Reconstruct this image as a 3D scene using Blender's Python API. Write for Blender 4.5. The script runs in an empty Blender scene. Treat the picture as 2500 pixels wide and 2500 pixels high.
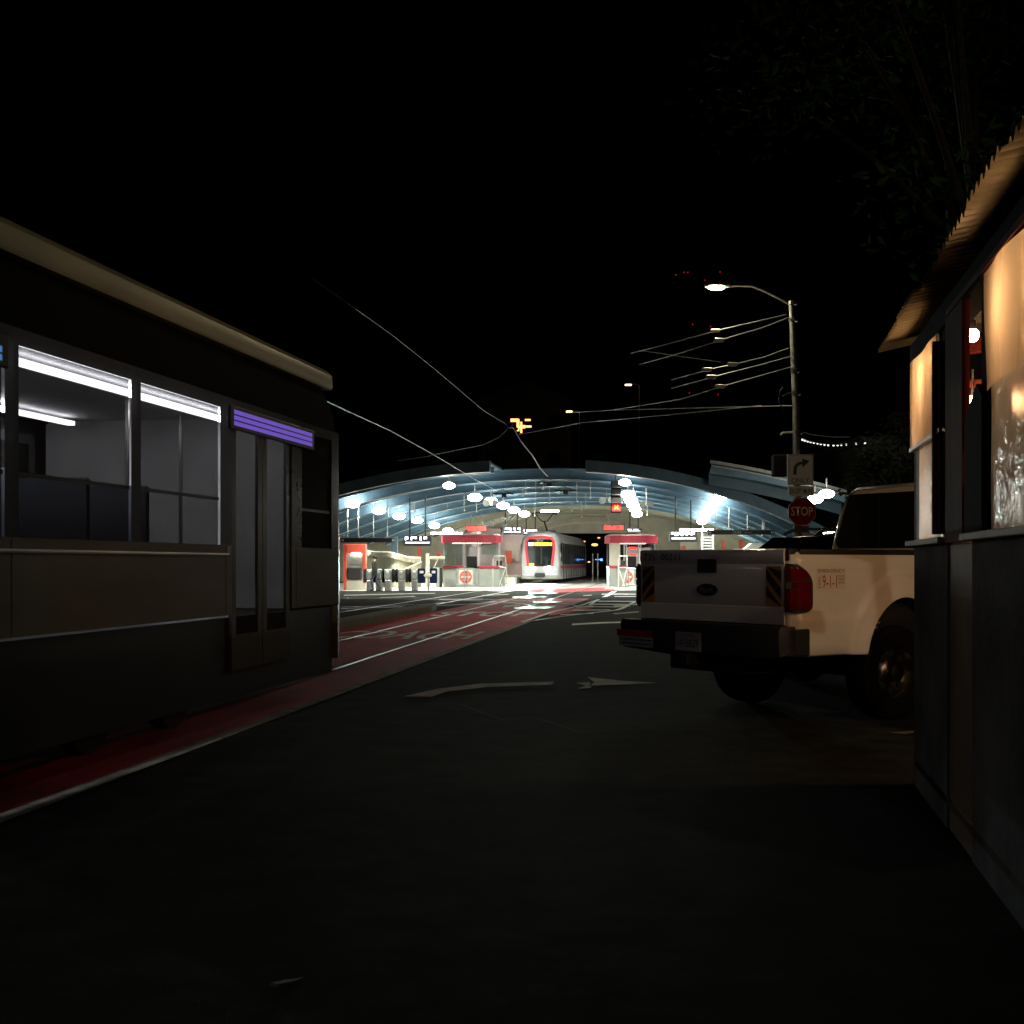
import bpy, bmesh, math, random
from mathutils import Vector, Matrix
random.seed(7)
PI = math.pi
SC = bpy.context.scene
COL = SC.collection
REAR, TRL, STR = 4200, 9, 1150
F, H, HZ = 3200.0, 1.35, 1375.0          # focal length in photo pixels, eye height, horizon row
SL = 0.115                                # heading of the street (x gained per metre forward)
ANG = -math.atan(SL)

# ---------------------------------------------------------------- camera, sky, exposure
cam_d = bpy.data.cameras.new('camera'); cam = bpy.data.objects.new('camera', cam_d); COL.objects.link(cam)
cam.location = (0, 0, H); cam.rotation_euler = (PI/2, 0, 0)
cam_d.sensor_width = 36; cam_d.lens = 36*F/2500; cam_d.shift_y = (HZ-1250)/2500
cam_d.clip_start = 0.05; cam_d.clip_end = 3000
SC.camera = cam
w = bpy.data.worlds.new('World'); SC.world = w; w.use_nodes = True
nt = w.node_tree; bg = nt.nodes['Background']
sky = nt.nodes.new('ShaderNodeTexSky'); sky.sky_type = 'NISHITA'; sky.sun_disc = False
sky.sun_elevation = math.radians(-7); sky.sun_rotation = math.radians(200)
nt.links.new(sky.outputs[0], bg.inputs[0]); bg.inputs[1].default_value = 0.008
SC.view_settings.view_transform = 'Standard'; SC.view_settings.look = 'None'
SC.view_settings.exposure = 0; SC.view_settings.gamma = 1
SC.render.engine = 'CYCLES'
SC.cycles.use_denoising = True
SC.cycles.sample_clamp_indirect = 4
SC.cycles.max_bounces = 8
SC.cycles.use_light_tree = True
SC.cycles.caustics_reflective = False; SC.cycles.caustics_refractive = False

# ---------------------------------------------------------------- materials
def mat(name, col, rough=0.6, metal=0.0, nscale=0, namt=0.0, bump=0.0, bscale=None, col2=None, stretch=None, coat=0.0, spec=0.5):
    m = bpy.data.materials.new(name); m.use_nodes = True
    t = m.node_tree; b = t.nodes['Principled BSDF']
    b.inputs['Base Color'].default_value = (*col, 1); b.inputs['Roughness'].default_value = rough
    b.inputs['Metallic'].default_value = metal; b.inputs['Coat Weight'].default_value = coat
    b.inputs['Specular IOR Level'].default_value = spec
    tc = t.nodes.new('ShaderNodeTexCoord'); mp = t.nodes.new('ShaderNodeMapping')
    if stretch: mp.inputs['Scale'].default_value = stretch
    t.links.new(tc.outputs['Object'], mp.inputs[0])
    if nscale:
        n = t.nodes.new('ShaderNodeTexNoise'); n.inputs['Scale'].default_value = nscale; n.inputs['Detail'].default_value = 6
        n.inputs['Roughness'].default_value = 0.65
        t.links.new(mp.outputs[0], n.inputs['Vector'])
        r = t.nodes.new('ShaderNodeValToRGB')
        c2 = col2 if col2 else tuple(c*(1-namt) for c in col)
        r.color_ramp.elements[0].position = 0.35; r.color_ramp.elements[1].position = 0.65
        r.color_ramp.elements[0].color = (*c2, 1); r.color_ramp.elements[1].color = (*col, 1)
        t.links.new(n.outputs['Fac'], r.inputs[0]); t.links.new(r.outputs[0], b.inputs['Base Color'])
    if bump:
        n2 = t.nodes.new('ShaderNodeTexNoise'); n2.inputs['Scale'].default_value = bscale or 40; n2.inputs['Detail'].default_value = 4
        t.links.new(mp.outputs[0], n2.inputs['Vector'])
        bp = t.nodes.new('ShaderNodeBump'); bp.inputs['Strength'].default_value = bump; bp.inputs['Distance'].default_value = 0.02
        t.links.new(n2.outputs['Fac'], bp.inputs['Height']); t.links.new(bp.outputs[0], b.inputs['Normal'])
    return m
def emit(name, col, s):
    m = bpy.data.materials.new(name); m.use_nodes = True
    b = m.node_tree.nodes['Principled BSDF']
    b.inputs['Base Color'].default_value = (*[min(1, c) for c in col], 1)
    b.inputs['Emission Color'].default_value = (*col, 1); b.inputs['Emission Strength'].default_value = s
    return m
def glass(name, col=(0.6, 0.65, 0.65), alpha=0.35, rough=0.05):
    # thin glazing: part see-through, part dark tint, glossy
    m = bpy.data.materials.new(name); m.use_nodes = True
    t = m.node_tree; t.nodes.clear()
    o = t.nodes.new('ShaderNodeOutputMaterial'); mx = t.nodes.new('ShaderNodeMixShader'); tr = t.nodes.new('ShaderNodeBsdfTransparent')
    gl = t.nodes.new('ShaderNodeBsdfPrincipled'); gl.inputs['Base Color'].default_value = (*[c*0.1 for c in col], 1)
    gl.inputs['Roughness'].default_value = rough
    tr.inputs[0].default_value = (*col, 1); mx.inputs[0].default_value = alpha
    t.links.new(tr.outputs[0], mx.inputs[1]); t.links.new(gl.outputs[0], mx.inputs[2]); t.links.new(mx.outputs[0], o.inputs[0])
    return m
def film(name, col, tl=0.6, rough=0.15):
    # cloudy plastic sheet lit through from behind
    m = bpy.data.materials.new(name); m.use_nodes = True
    t = m.node_tree; t.nodes.clear()
    o = t.nodes.new('ShaderNodeOutputMaterial'); mx = t.nodes.new('ShaderNodeMixShader'); mx2 = t.nodes.new('ShaderNodeMixShader')
    tl_ = t.nodes.new('ShaderNodeBsdfTranslucent'); tl_.inputs[0].default_value = (*col, 1)
    pr = t.nodes.new('ShaderNodeBsdfPrincipled'); pr.inputs['Base Color'].default_value = (*[c*0.5 for c in col], 1); pr.inputs['Roughness'].default_value = rough
    rf = t.nodes.new('ShaderNodeBsdfRefraction'); rf.inputs['Roughness'].default_value = 0.45; rf.inputs['IOR'].default_value = 1.02
    rf.inputs[0].default_value = (*[c*0.8 for c in col], 1)
    mx.inputs[0].default_value = 1-tl; t.links.new(tl_.outputs[0], mx.inputs[1]); t.links.new(pr.outputs[0], mx.inputs[2])
    mx2.inputs[0].default_value = 0.3; t.links.new(mx.outputs[0], mx2.inputs[1]); t.links.new(rf.outputs[0], mx2.inputs[2])
    n2 = t.nodes.new('ShaderNodeTexNoise'); n2.inputs['Scale'].default_value = 5; n2.inputs['Detail'].default_value = 3; n2.inputs['Distortion'].default_value = 1.2
    bp = t.nodes.new('ShaderNodeBump'); bp.inputs['Strength'].default_value = 0.6; bp.inputs['Distance'].default_value = 0.03
    t.links.new(n2.outputs['Fac'], bp.inputs['Height']); t.links.new(bp.outputs[0], pr.inputs['Normal'])
    t.links.new(mx2.outputs[0], o.inputs[0])
    return m

K = dict(
 asphalt=mat('asphalt', (0.032, 0.036, 0.03), 0.9, 0, 2.6, 0, 0.5, 120, spec=0.03, col2=(0.012, 0.0135, 0.0115)),
 concrete=mat('concrete', (0.36, 0.35, 0.32), 0.55, 0, 2.2, 0.35, 0.25, 30),
 slab=mat('slab', (0.52, 0.52, 0.45), 0.38, 0, 1.1, 0.3, 0.15, 20),
 kerb=mat('kerb', (0.12, 0.11, 0.075), 0.8, 0, 5, 0.4, 0.5, 30),
 redpaint=mat('redpaint', (0.62, 0.018, 0.035), 0.7, 0, 1.6, 0, 0.3, 50, spec=0.3, col2=(0.28, 0.02, 0.028), stretch=(1.0, 0.35, 1)),
 white=mat('white', (0.8, 0.84, 0.84), 0.65, 0, 5, 0.3),
 worn=mat('worn', (0.34, 0.34, 0.29), 0.75, 0, 3, 0, 0, col2=(0.1, 0.1, 0.085)),
 yellow=mat('yellow', (0.5, 0.5, 0.1), 0.6, 0, 4, 0, 0, col2=(0.14, 0.15, 0.07)),
 steel=mat('steel', (0.5, 0.48, 0.45), 0.33, 1.0, 9, 0.3),
 groove=mat('groove', (0.012, 0.012, 0.012), 0.8),
 plate=mat('plate', (0.65, 0.66, 0.64), 0.3, 1.0, 6, 0.35, 0.3, 15),
 blue=mat('blue', (0.10, 0.19, 0.27), 0.55, 0, 1.4, 0.35),
 blue2=mat('blue2', (0.11, 0.21, 0.28), 0.5, 0, 1.0, 0.3),
 decktop=mat('decktop', (0.05, 0.055, 0.06), 0.8),
 cream=mat('cream', (0.76, 0.74, 0.58), 0.6, 0, 1.2, 0.2),
 beige=mat('beige', (0.6, 0.57, 0.47), 0.65, 0, 1.5, 0.2),
 pinkgrey=mat('pinkgrey', (0.76, 0.6, 0.6), 0.4, 0, 1.5, 0.2),
 greygreen=mat('greygreen', (0.34, 0.37, 0.33), 0.5, 0, 3, 0.15),
 kred=mat('kred', (0.42, 0.03, 0.06), 0.35, 0, 3, 0.15),
 ored=mat('ored', (0.62, 0.09, 0.05), 0.4, 0, 3, 0.15),
 pillar=mat('pillar', (0.09, 0.09, 0.095), 0.25, 0.1, 2, 0.2),
 arrowpaint=mat('arrowpaint', (0.62, 0.6, 0.52), 0.75, 0, 4, 0, 0, col2=(0.25, 0.24, 0.21)),
 rimmetal=mat('rimmetal', (0.22, 0.2, 0.18), 0.3, 1.0, 9, 0.4),
 poledark=mat('poledark', (0.16, 0.17, 0.155), 0.6, 0.2, 6, 0.4),
 matt=mat('matt', (0.008, 0.008, 0.009), 0.95, spec=0.1),
 black=mat('black', (0.012, 0.012, 0.014), 0.45),
 rubber=mat('rubber', (0.007, 0.007, 0.007), 0.95, 0, 20, 0.3, spec=0.06),
 plastic=mat('plastic', (0.01, 0.01, 0.011), 0.6, 0, 30, 0.2, 0.2, 200),
 alu=mat('alu', (0.5, 0.51, 0.5), 0.35, 0.9, 6, 0.2),
 galv=mat('galv', (0.33, 0.35, 0.33), 0.5, 0.6, 8, 0.3),
 trim=mat('trim', (0.5, 0.52, 0.5), 0.4, 0.2),
 traingrey=mat('traingrey', (0.46, 0.46, 0.47), 0.4, 0.25, 2, 0.15, stretch=(1, 0.2, 1)),
 traingrey2=mat('traingrey2', (0.42, 0.42, 0.44), 0.32, 0.15, 1.5, 0.2, stretch=(1, 0.2, 1)),
 trainroof=mat('trainroof', (0.5, 0.5, 0.36), 0.4, 0.1, 2, 0.15, stretch=(1, 0.2, 1)),
 trainlow=mat('trainlow', (0.22, 0.205, 0.17), 0.25, 0.1, 2, 0.25, stretch=(1, 0.2, 1)),
 trainred=mat('trainred', (0.55, 0.03, 0.05), 0.35),
 darkglass=mat('darkglass', (0.01, 0.013, 0.014), 0.06, 0, spec=0.8),
 truckwhite=mat('truckwhite', (0.76, 0.75, 0.71), 0.35, 0, 3, 0.06, coat=1.0),
 carblack=mat('carblack', (0.02, 0.02, 0.018), 0.2, 0.3, coat=0.8),
 taillight=mat('taillight', (0.11, 0.002, 0.006), 0.12, 0, coat=0.7),
 lampclear=mat('lampclear', (0.16, 0.12, 0.12), 0.1, 0, coat=0.7),
 amber=mat('amber', (0.45, 0.2, 0.02), 0.5, 0, 20, 0.1),
 chrome=mat('chrome', (0.6, 0.6, 0.6), 0.15, 1.0),
 navy=mat('navy', (0.01, 0.015, 0.05), 0.2, coat=0.6),
 signwhite=mat('signwhite', (0.62, 0.62, 0.58), 0.4, 0, 8, 0.1),
 signred=mat('signred', (0.4, 0.01, 0.015), 0.6, 0, 6, 0.15, spec=0.15),
 signdull=mat('signdull', (0.34, 0.34, 0.33), 0.5),
 ink=mat('ink', (0.015, 0.015, 0.015), 0.5),
 wood=mat('wood', (0.11, 0.045, 0.022), 0.6, 0, 3, 0.5, 0.3, 30, stretch=(6, 6, 0.6)),
 redwood=mat('redwood', (0.2, 0.03, 0.02), 0.8, 0, 3, 0.4, 0.2, 30, stretch=(6, 6, 0.6), spec=0.15),
 tan=mat('tan', (0.3, 0.2, 0.12), 0.6, 0, 3, 0.3),
 corr=mat('corr', (0.4, 0.4, 0.34), 0.3, 0.85, 2.5, 0.35),
 stucco=mat('stucco', (0.24, 0.24, 0.225), 0.85, 0, 1.3, 0.6, 0.2, 25, spec=0.08),
 bark=mat('bark', (0.03, 0.025, 0.02), 0.9, 0, 9, 0.4, 0.8, 20),
 leaf=mat('leaf', (0.035, 0.1, 0.02), 0.9, 0, 0.9, 0.5, spec=0.04),
 leafdark=mat('leafdark', (0.018, 0.026, 0.012), 0.9, 0, 1.2, 0.5, spec=0.05),
 hill=mat('hill', (0.03, 0.04, 0.02), 0.95, 0, 0.08, 0.5),
 signwhite2=mat('signwhite2', (0.8, 0.8, 0.76), 0.4),
 bldg=mat('bldg', (0.2, 0.19, 0.17), 0.8, 0, 1, 0.3),
 bldgdark=mat('bldgdark', (0.09, 0.09, 0.085), 0.8, 0, 1, 0.3),
 skin=mat('skin', (0.4, 0.25, 0.18), 0.6), jacket=mat('jacket', (0.02, 0.022, 0.02), 0.85), jeans=mat('jeans', (0.03, 0.035, 0.05), 0.85),
 vest=mat('vest', (0.35, 0.5, 0.12), 0.7), hair=mat('hair', (0.02, 0.015, 0.01), 0.8),
 seat=mat('seat', (0.07, 0.08, 0.11), 0.5), inner=mat('inner', (0.8, 0.8, 0.8), 0.6, 0, 2, 0.2),
 lampw=emit('lampw', (1, 0.97, 0.84), 55), tubew=emit('tubew', (1, 0.98, 0.82), 90), tubedim=emit('tubedim', (1, 0.98, 0.85), 10), trainlight=emit('trainlight', (0.94, 0.95, 1.0), TRL),
 ledred=emit('ledred', (1, 0.05, 0.04), 3.2), ledredx=emit('ledredx', (1, 0.14, 0.02), 5), ledpurple=emit('ledpurple', (0.16, 0.09, 0.55), 0.75),
 ledblue=emit('ledblue', (0.08, 0.22, 0.5), 0.6), ledwhite=emit('ledwhite', (0.8, 0.85, 1), 4.5), ledamber=emit('ledamber', (1, 0.5, 0.05), 3), ledcyan=emit('ledcyan', (0.1, 0.35, 1), 3),
 head=emit('head', (0.95, 1, 1), 60), bulb=emit('bulb', (1, 0.58, 0.28), 140), bulb_warm=emit('bulb_warm', (1, 0.52, 0.22), 800), streetlens=emit('streetlens', (1, 0.84, 0.55), STR),
 fairy=emit('fairy', (0.85, 0.85, 0.8), 1.4), redbeacon=emit('redbeacon', (1, 0.02, 0.05), .4), windowlit=emit('windowlit', (1, 0.4, 0.12), 3),
 farlamp=emit('farlamp', (1, 0.7, 0.35), 8), tunnellamp=emit('tunnellamp', (1, 0.42, 0.12), 2.2),
 pane=glass('pane', (0.8, 0.84, 0.84), 0.12), tint=glass('tint', (0.5, 0.5, 0.56), 0.3), traintint=glass('traintint', (0.56, 0.56, 0.56), 0.28, 0.1),
 sheet=film('sheet', (0.85, 0.72, 0.55), 0.7), sheet2=film('sheet2', (0.86, 0.84, 0.8), 0.55, 0.12),
)

# ---------------------------------------------------------------- mesh helpers
def finish(name, bm, m, parent=None, smooth=False, loc=None):
    me = bpy.data.meshes.new(name)
    bmesh.ops.recalc_face_normals(bm, faces=bm.faces)
    bm.to_mesh(me); bm.free()
    for k in (m if isinstance(m, (list, tuple)) else [m]): me.materials.append(K[k] if isinstance(k, str) else k)
    if smooth:
        me.polygons.foreach_set('use_smooth', [True]*len(me.polygons))
        try: me.set_sharp_from_angle(angle=math.radians(40))
        except Exception: pass
    o = bpy.data.objects.new(name, me); COL.objects.link(o)
    if parent: o.parent = parent
    if loc: o.location = loc
    return o
class MB:
    def __init__(s): s.bm = bmesh.new()
    def box(s, x0, x1, y0, y1, z0, z1, rot=None, bev=0, mi=0):
        r = bmesh.ops.create_cube(s.bm, size=1); vs = r['verts']
        bmesh.ops.scale(s.bm, vec=(abs(x1-x0), abs(y1-y0), abs(z1-z0)), verts=vs)
        fs = set(f for v in vs for f in v.link_faces)
        if bev:
            es = list(set(e for v in vs for e in v.link_edges))
            rr = bmesh.ops.bevel(s.bm, geom=es, offset=bev, segments=2, affect='EDGES', profile=0.5)
            vs = list(set(rr['verts']) | set(v for v in vs if v.is_valid)); fs = set(f for v in vs for f in v.link_faces)
        if rot: bmesh.ops.rotate(s.bm, cent=(0, 0, 0), matrix=rot, verts=vs)
        bmesh.ops.translate(s.bm, vec=((x0+x1)/2, (y0+y1)/2, (z0+z1)/2), verts=vs)
        if mi:
            for f in fs: f.material_index = mi
        return s
    def cyl(s, a, b, r, r2=None, n=12, caps=True):
        a, b = Vector(a), Vector(b); d = b-a
        if d.length < 1e-6: return s
        q = d.to_track_quat('Z', 'Y').to_matrix().to_4x4(); q.translation = (a+b)/2
        bmesh.ops.create_cone(s.bm, cap_ends=caps, segments=n, radius1=r, radius2=r if r2 is None else r2, depth=d.length, matrix=q)
        return s
    def tube(s, pts, r, n=8):
        pts = [Vector(p) for p in pts]; rings = []
        for i, p in enumerate(pts):
            t = (pts[min(i+1, len(pts)-1)]-pts[max(i-1, 0)]).normalized()
            up = Vector((0, 0, 1)) if abs(t.z) < 0.95 else Vector((1, 0, 0))
            a = t.cross(up).normalized(); b = t.cross(a)
            rr = r[i] if isinstance(r, (list, tuple)) else r
            rings.append([s.bm.verts.new(p+rr*(math.cos(2*PI*k/n)*a+math.sin(2*PI*k/n)*b)) for k in range(n)])
        for A, B in zip(rings, rings[1:]):
            for k in range(n): s.bm.faces.new((A[k], A[(k+1) % n], B[(k+1) % n], B[k]))
        s.bm.faces.new(rings[0]); s.bm.faces.new(rings[-1]); return s
    def prism(s, pts, ax, a, b):
        # outline in the plane across axis ax, extruded from a to b
        def P(p, t):
            return {'x': (t, p[0], p[1]), 'y': (p[0], t, p[1]), 'z': (p[0], p[1], t)}[ax]
        A = [s.bm.verts.new(P(p, a)) for p in pts]; B = [s.bm.verts.new(P(p, b)) for p in pts]
        n = len(pts)
        for i in range(n): s.bm.faces.new((A[i], A[(i+1) % n], B[(i+1) % n], B[i]))
        s.bm.faces.new(A); s.bm.faces.new(B[::-1]); return s
    def loft(s, rings, cap=True, closed=True):
        R = [[s.bm.verts.new(p) for p in r] for r in rings]
        for A, B in zip(R, R[1:]):
            n = len(A)
            for i in range(n if closed else n-1): s.bm.faces.new((A[i], A[(i+1) % n], B[(i+1) % n], B[i]))
        if cap: s.bm.faces.new(R[0]); s.bm.faces.new(R[-1])
        return s
    def ball(s, c, rx, ry=None, rz=None, u=12, v=8):
        mtx = Matrix.Translation(c) @ Matrix.Diagonal((rx, ry or rx, rz or rx, 1))
        bmesh.ops.create_uvsphere(s.bm, u_segments=u, v_segments=v, radius=1, matrix=mtx); return s
    def poly(s, pts):
        s.bm.faces.new([s.bm.verts.new(p) for p in pts]); return s
    def out(s, name, m, parent=None, smooth=False, loc=None): return finish(name, s.bm, m, parent, smooth, loc)
def thing(name, label, cat, loc=(0, 0, 0), rz=0, group=None):
    o = bpy.data.objects.new(name, None); COL.objects.link(o); o.location = loc; o.rotation_euler = (0, 0, rz)
    o.empty_display_size = 0.2
    o['label'] = label; o['category'] = cat
    if group: o['group'] = group
    return o
def tag(o, label, cat, group=None):
    o['label'] = label; o['category'] = cat
    if group: o['group'] = group
    return o
def struct(o, kind='structure'): o['kind'] = kind; return o
def kids(o): return [c for c in bpy.data.objects if c.parent == o]
def dup(root, loc, rz=0, label=None, group=None):
    r = root.copy(); COL.objects.link(r); r.location = loc; r.rotation_euler = (0, 0, rz)
    if label: r['label'] = label
    if group: r['group'] = group
    for ch in kids(root):
        c = ch.copy(); COL.objects.link(c); c.parent = r
        for g in kids(ch):
            d = g.copy(); COL.objects.link(d); d.parent = c
    return r
def P(u, v, z=0): return Vector((u+SL*v, v, z))
def at(px, py, Y): return Vector(((px-1250)/F*Y, Y, H+(HZ-py)/F*Y))
def U(px, Y): return (px-1618)/F*Y
def Z(py, Y): return H+(HZ-py)/F*Y
def G(px, py, z=0.0):
    Y = F*(H-z)/(py-HZ); return Vector(((px-1250)/F*Y, Y, z))
def text(s, m, parent, width, height, mtx, name='lettering', ext=0.002, bold=0.0):
    c = bpy.data.curves.new('t', 'FONT'); c.body = s; c.align_x = 'CENTER'; c.align_y = 'CENTER'; c.extrude = 0; c.offset = bold; c.resolution_u = 3
    o = bpy.data.objects.new('t', c); COL.objects.link(o); bpy.context.view_layer.update()
    me = bpy.data.meshes.new_from_object(o.evaluated_get(bpy.context.evaluated_depsgraph_get()))
    bpy.data.objects.remove(o); bpy.data.curves.remove(c)
    xs = [v.co.x for v in me.vertices]; ys = [v.co.y for v in me.vertices]
    cx, cy = (min(xs)+max(xs))/2, (min(ys)+max(ys))/2; sx = width/(max(xs)-min(xs)); sy = height/(max(ys)-min(ys))
    for v in me.vertices: v.co = ((v.co.x-cx)*sx, (v.co.y-cy)*sy, v.co.z)
    me.transform(mtx); me.materials.clear(); me.materials.append(K[m]); me.name = name
    o = bpy.data.objects.new(name, me); COL.objects.link(o)
    if parent: o.parent = parent
    return o
FACE_CAM = Matrix.Rotation(PI/2, 4, 'X')          # text plane facing -Y
def wall_text(x, y, z): return Matrix.Translation((x, y, z)) @ FACE_CAM

# ================================================================ GROUND
b = MB(); n = 60
b.poly([(-260, -60, 0), (260, -60, 0), (260, 400, 0), (-260, 400, 0)])
struct(b.out('road', 'asphalt'))
def lane_x(Y): return -2.74+0.1325*(Y-7)
def rail_x(Y, off=0): return -2.25+0.115*(Y-16.4)-off
def strip(pts, wd, z):
    bb = MB()
    for (x0, y0), (x1, y1) in zip(pts, pts[1:]):
        d = Vector((x1-x0, y1-y0)).normalized()*wd/2; nx, ny = -d.y, d.x
        bb.poly([(x0-nx, y0-ny, z), (x1-nx, y1-ny, z), (x1+nx, y1+ny, z), (x0+nx, y0+ny, z)])
    return bb
b = MB()
for i in range(20):
    y0, y1 = -8+i*2.9, -8+(i+1)*2.9
    b.poly([(lane_x(y0)-3.3, y0, .004), (lane_x(y0), y0, .004), (lane_x(y1), y1, .004), (lane_x(y1)-3.3, y1, .004)])
struct(b.out('transit_lane', 'redpaint'))
b = MB(); b.poly([tuple(G(1290, 1439, .004)), tuple(G(1500, 1433.5, .004)), tuple(G(1500, 1441, .004)), tuple(G(1290, 1449, .004))])
struct(b.out('crossing_strip', 'redpaint'))
b = MB(); b.poly([tuple(G(1345, 1491, .004)), tuple(G(1400, 1484, .004)), tuple(G(1450, 1483, .004)), tuple(G(1400, 1493, .004)), tuple(G(1340, 1503, .004))])
struct(b.out('lane_patch', 'redpaint'))
b = strip([(lane_x(y)+.06, y) for y in range(-8, 31, 2)]+[(lane_x(31)+.06, 31)], .13, .008)
struct(b.out('lane_line', 'worn'))
def gpoly(name, m, polys, z=.008):
    bb = MB()
    for p in polys: bb.poly([tuple(G(x, y, z)) for x, y in p])
    return struct(bb.out(name, m))
bp_ = [G(x, y) for x, y in [(1276, 1520), (1340, 1510), (1400, 1502), (1460, 1495), (1505, 1490), (1518, 1486), (1540, 1474), (1562, 1465)]]
struct(strip([(p.x, p.y) for p in bp_], .14, .008).out('lane_marking', 'white'))
bp2 = [G(x, y) for x, y in [(1276, 1519), (1350, 1494), (1420, 1478), (1462, 1464)]]
struct(strip([(p.x, p.y) for p in bp2], .12, .009).out('lane_marking', 'white'))
gpoly('lane_marking', 'white', [[(1494, 1444), (1506, 1443.5), (1483, 1457), (1469, 1458)], [(1452, 1466), (1460, 1465.5), (1443, 1477), (1436, 1477)],
    [(1460, 1467), (1560, 1467.5), (1560, 1469), (1458, 1468.5)], [(1446, 1474), (1560, 1474.5), (1560, 1476.5), (1443, 1476)],
    [(1470, 1450), (1560, 1450), (1560, 1451), (1468, 1451)], [(1500, 1455.5), (1560, 1455.5), (1560, 1456.5), (1500, 1456.5)],
    [(1370, 1500), (1450, 1496.5), (1450, 1498), (1366, 1501.7)], [(1400, 1489), (1490, 1488), (1490, 1489.5), (1397, 1491)],
    [(1352, 1506), (1404, 1500.5), (1404, 1502), (1349, 1508)],
    [(1430, 1480), (1505, 1481), (1504, 1482.5), (1426, 1481.5)],
    [(1397, 1522.5), (1470, 1518.5), (1560, 1516.5), (1560, 1519.5), (1470, 1522), (1396, 1526.5)]], z=.008)
gpoly('lane_marking', 'worn', [[(1496, 1497), (1560, 1492), (1560, 1495), (1500, 1500)], [(1425, 1453), (1446, 1452), (1444, 1454), (1422, 1455)]])
gpoly('crossing_marking', 'worn', [[(840, 1452.5), (1060, 1447.5), (1064, 1448.6), (840, 1454)], [(1075, 1463), (1180, 1462), (1178, 1463.4), (1070, 1464.6)], [(930, 1458), (1010, 1455), (1015, 1456.3), (926, 1459.6)], [(1180, 1453), (1245, 1450), (1240, 1451.6), (1176, 1454.6)]])
gpoly('yellow_marking', 'yellow', [[(1402, 1481), (1446, 1477.5), (1452, 1480.5), (1410, 1484.5)], [(1497, 1478), (1535, 1476.5), (1540, 1480), (1502, 1483)],
    [(1322, 1480), (1358, 1478), (1352, 1483), (1318, 1484)], [(1232, 1478), (1272, 1475), (1268, 1480), (1226, 1483)]], z=.006)
gpoly('turn_arrow_marking', 'arrowpaint', [
    [(984, 1700), (1065, 1682), (1090, 1688), (1053, 1701)], [(1065, 1682), (1173, 1669), (1190, 1677), (1090, 1688)], [(1173, 1669), (1353, 1664), (1348, 1671.5), (1190, 1677)],
    [(1407, 1667), (1440, 1665), (1440, 1673), (1430, 1674)], [(1407, 1682), (1430, 1674), (1440, 1673), (1444, 1679)],
    [(1433, 1653), (1520, 1662), (1520, 1671), (1440, 1674), (1452, 1665)], [(1520, 1662), (1604, 1667), (1520, 1671)]])
gpoly('parking_marking', 'worn', [[(2172, 1788), (2228, 1784), (2240, 1788), (2210, 1792)]])
for s, y, wd, hh, xc in (('COACH', 24.6, 2.75, 2.6, 0), ('STOP', 34.7, 2.6, 3.0, 0)):
    xc = lane_x(y)-1.62
    mt = Matrix.Translation((xc, y, .009)) @ Matrix.Rotation(ANG, 4, 'Z')
    struct(text(s, 'white', None, wd, hh, mt, 'lane_lettering', bold=0.02))
def rails(name, fx, y0, y1, step=4):
    for k, off in enumerate((0, 1.435)):
        ys = [y0+i*step for i in range(int((y1-y0)/step)+1)]
        pts = [(fx(y)-off, y) for y in ys]
        struct(strip(pts, .06, .0165).out('rail', 'steel')); struct(strip([(x-.075, y) for x, y in pts], .05, .0125).out('rail_groove', 'groove'))
rails('r', lambda y: rail_x(y), -8, 128)
rails('l', lambda y: rail_x(y, 3.2), 22, 128)
# track curving off to the left street
for k, R in enumerate((17, 18.435)):
    cx, cy = rail_x(46, 3.2+17), 46
    pts = [(cx+R*math.cos(a), cy-R*math.sin(a)*0.62) for a in [i*PI/2/16 for i in range(17)]]
    struct(strip(pts, .085, .0175).out('rail', 'steel'))
for k, R in enumerate((9, 10.435)):
    cx, cy = rail_x(41, 9), 41
    pts = [(cx+R*math.cos(a), cy+R*math.sin(a)*1.0) for a in [i*PI/2/14 for i in range(15)]]
    struct(strip(pts, .085, .0185).out('rail', 'steel'))
plates = [(1290, 1459, 1.3, 3.4), (1335, 1471, 1.0, 2.6), (1300, 1485, 1.1, 2.4), (1328, 1449, 1.3, 3.0), (1228, 1443, 1.3, 2.6)]
for i, (px, py, wd, ln) in enumerate(plates):
    c = G(px, py); bb = MB(); pts = []
    for j in range(14):
        a = 2*PI*j/14; r = 1+0.12*math.sin(3*a+i)
        pts.append((c.x+wd/2*math.cos(a)*r+SL*ln/2*math.sin(a)*r, c.y+ln/2*math.sin(a)*r, .022))
    bb.poly(pts); struct(bb.out('track_plate', 'plate'))
K['asphaltpatch'] = mat('asphaltpatch', (0.02, 0.021, 0.02), 0.8, 0, 5, 0.4, 0.5, 120, spec=0.15)
for cp in ([(1120, 1720), (1230, 1760), (1300, 1752), (1420, 1790), (1560, 1782)],):
    struct(strip([(G(x, y).x, G(x, y).y) for x, y in cp], .018, .0065).out('road_crack', 'groove'))
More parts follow.
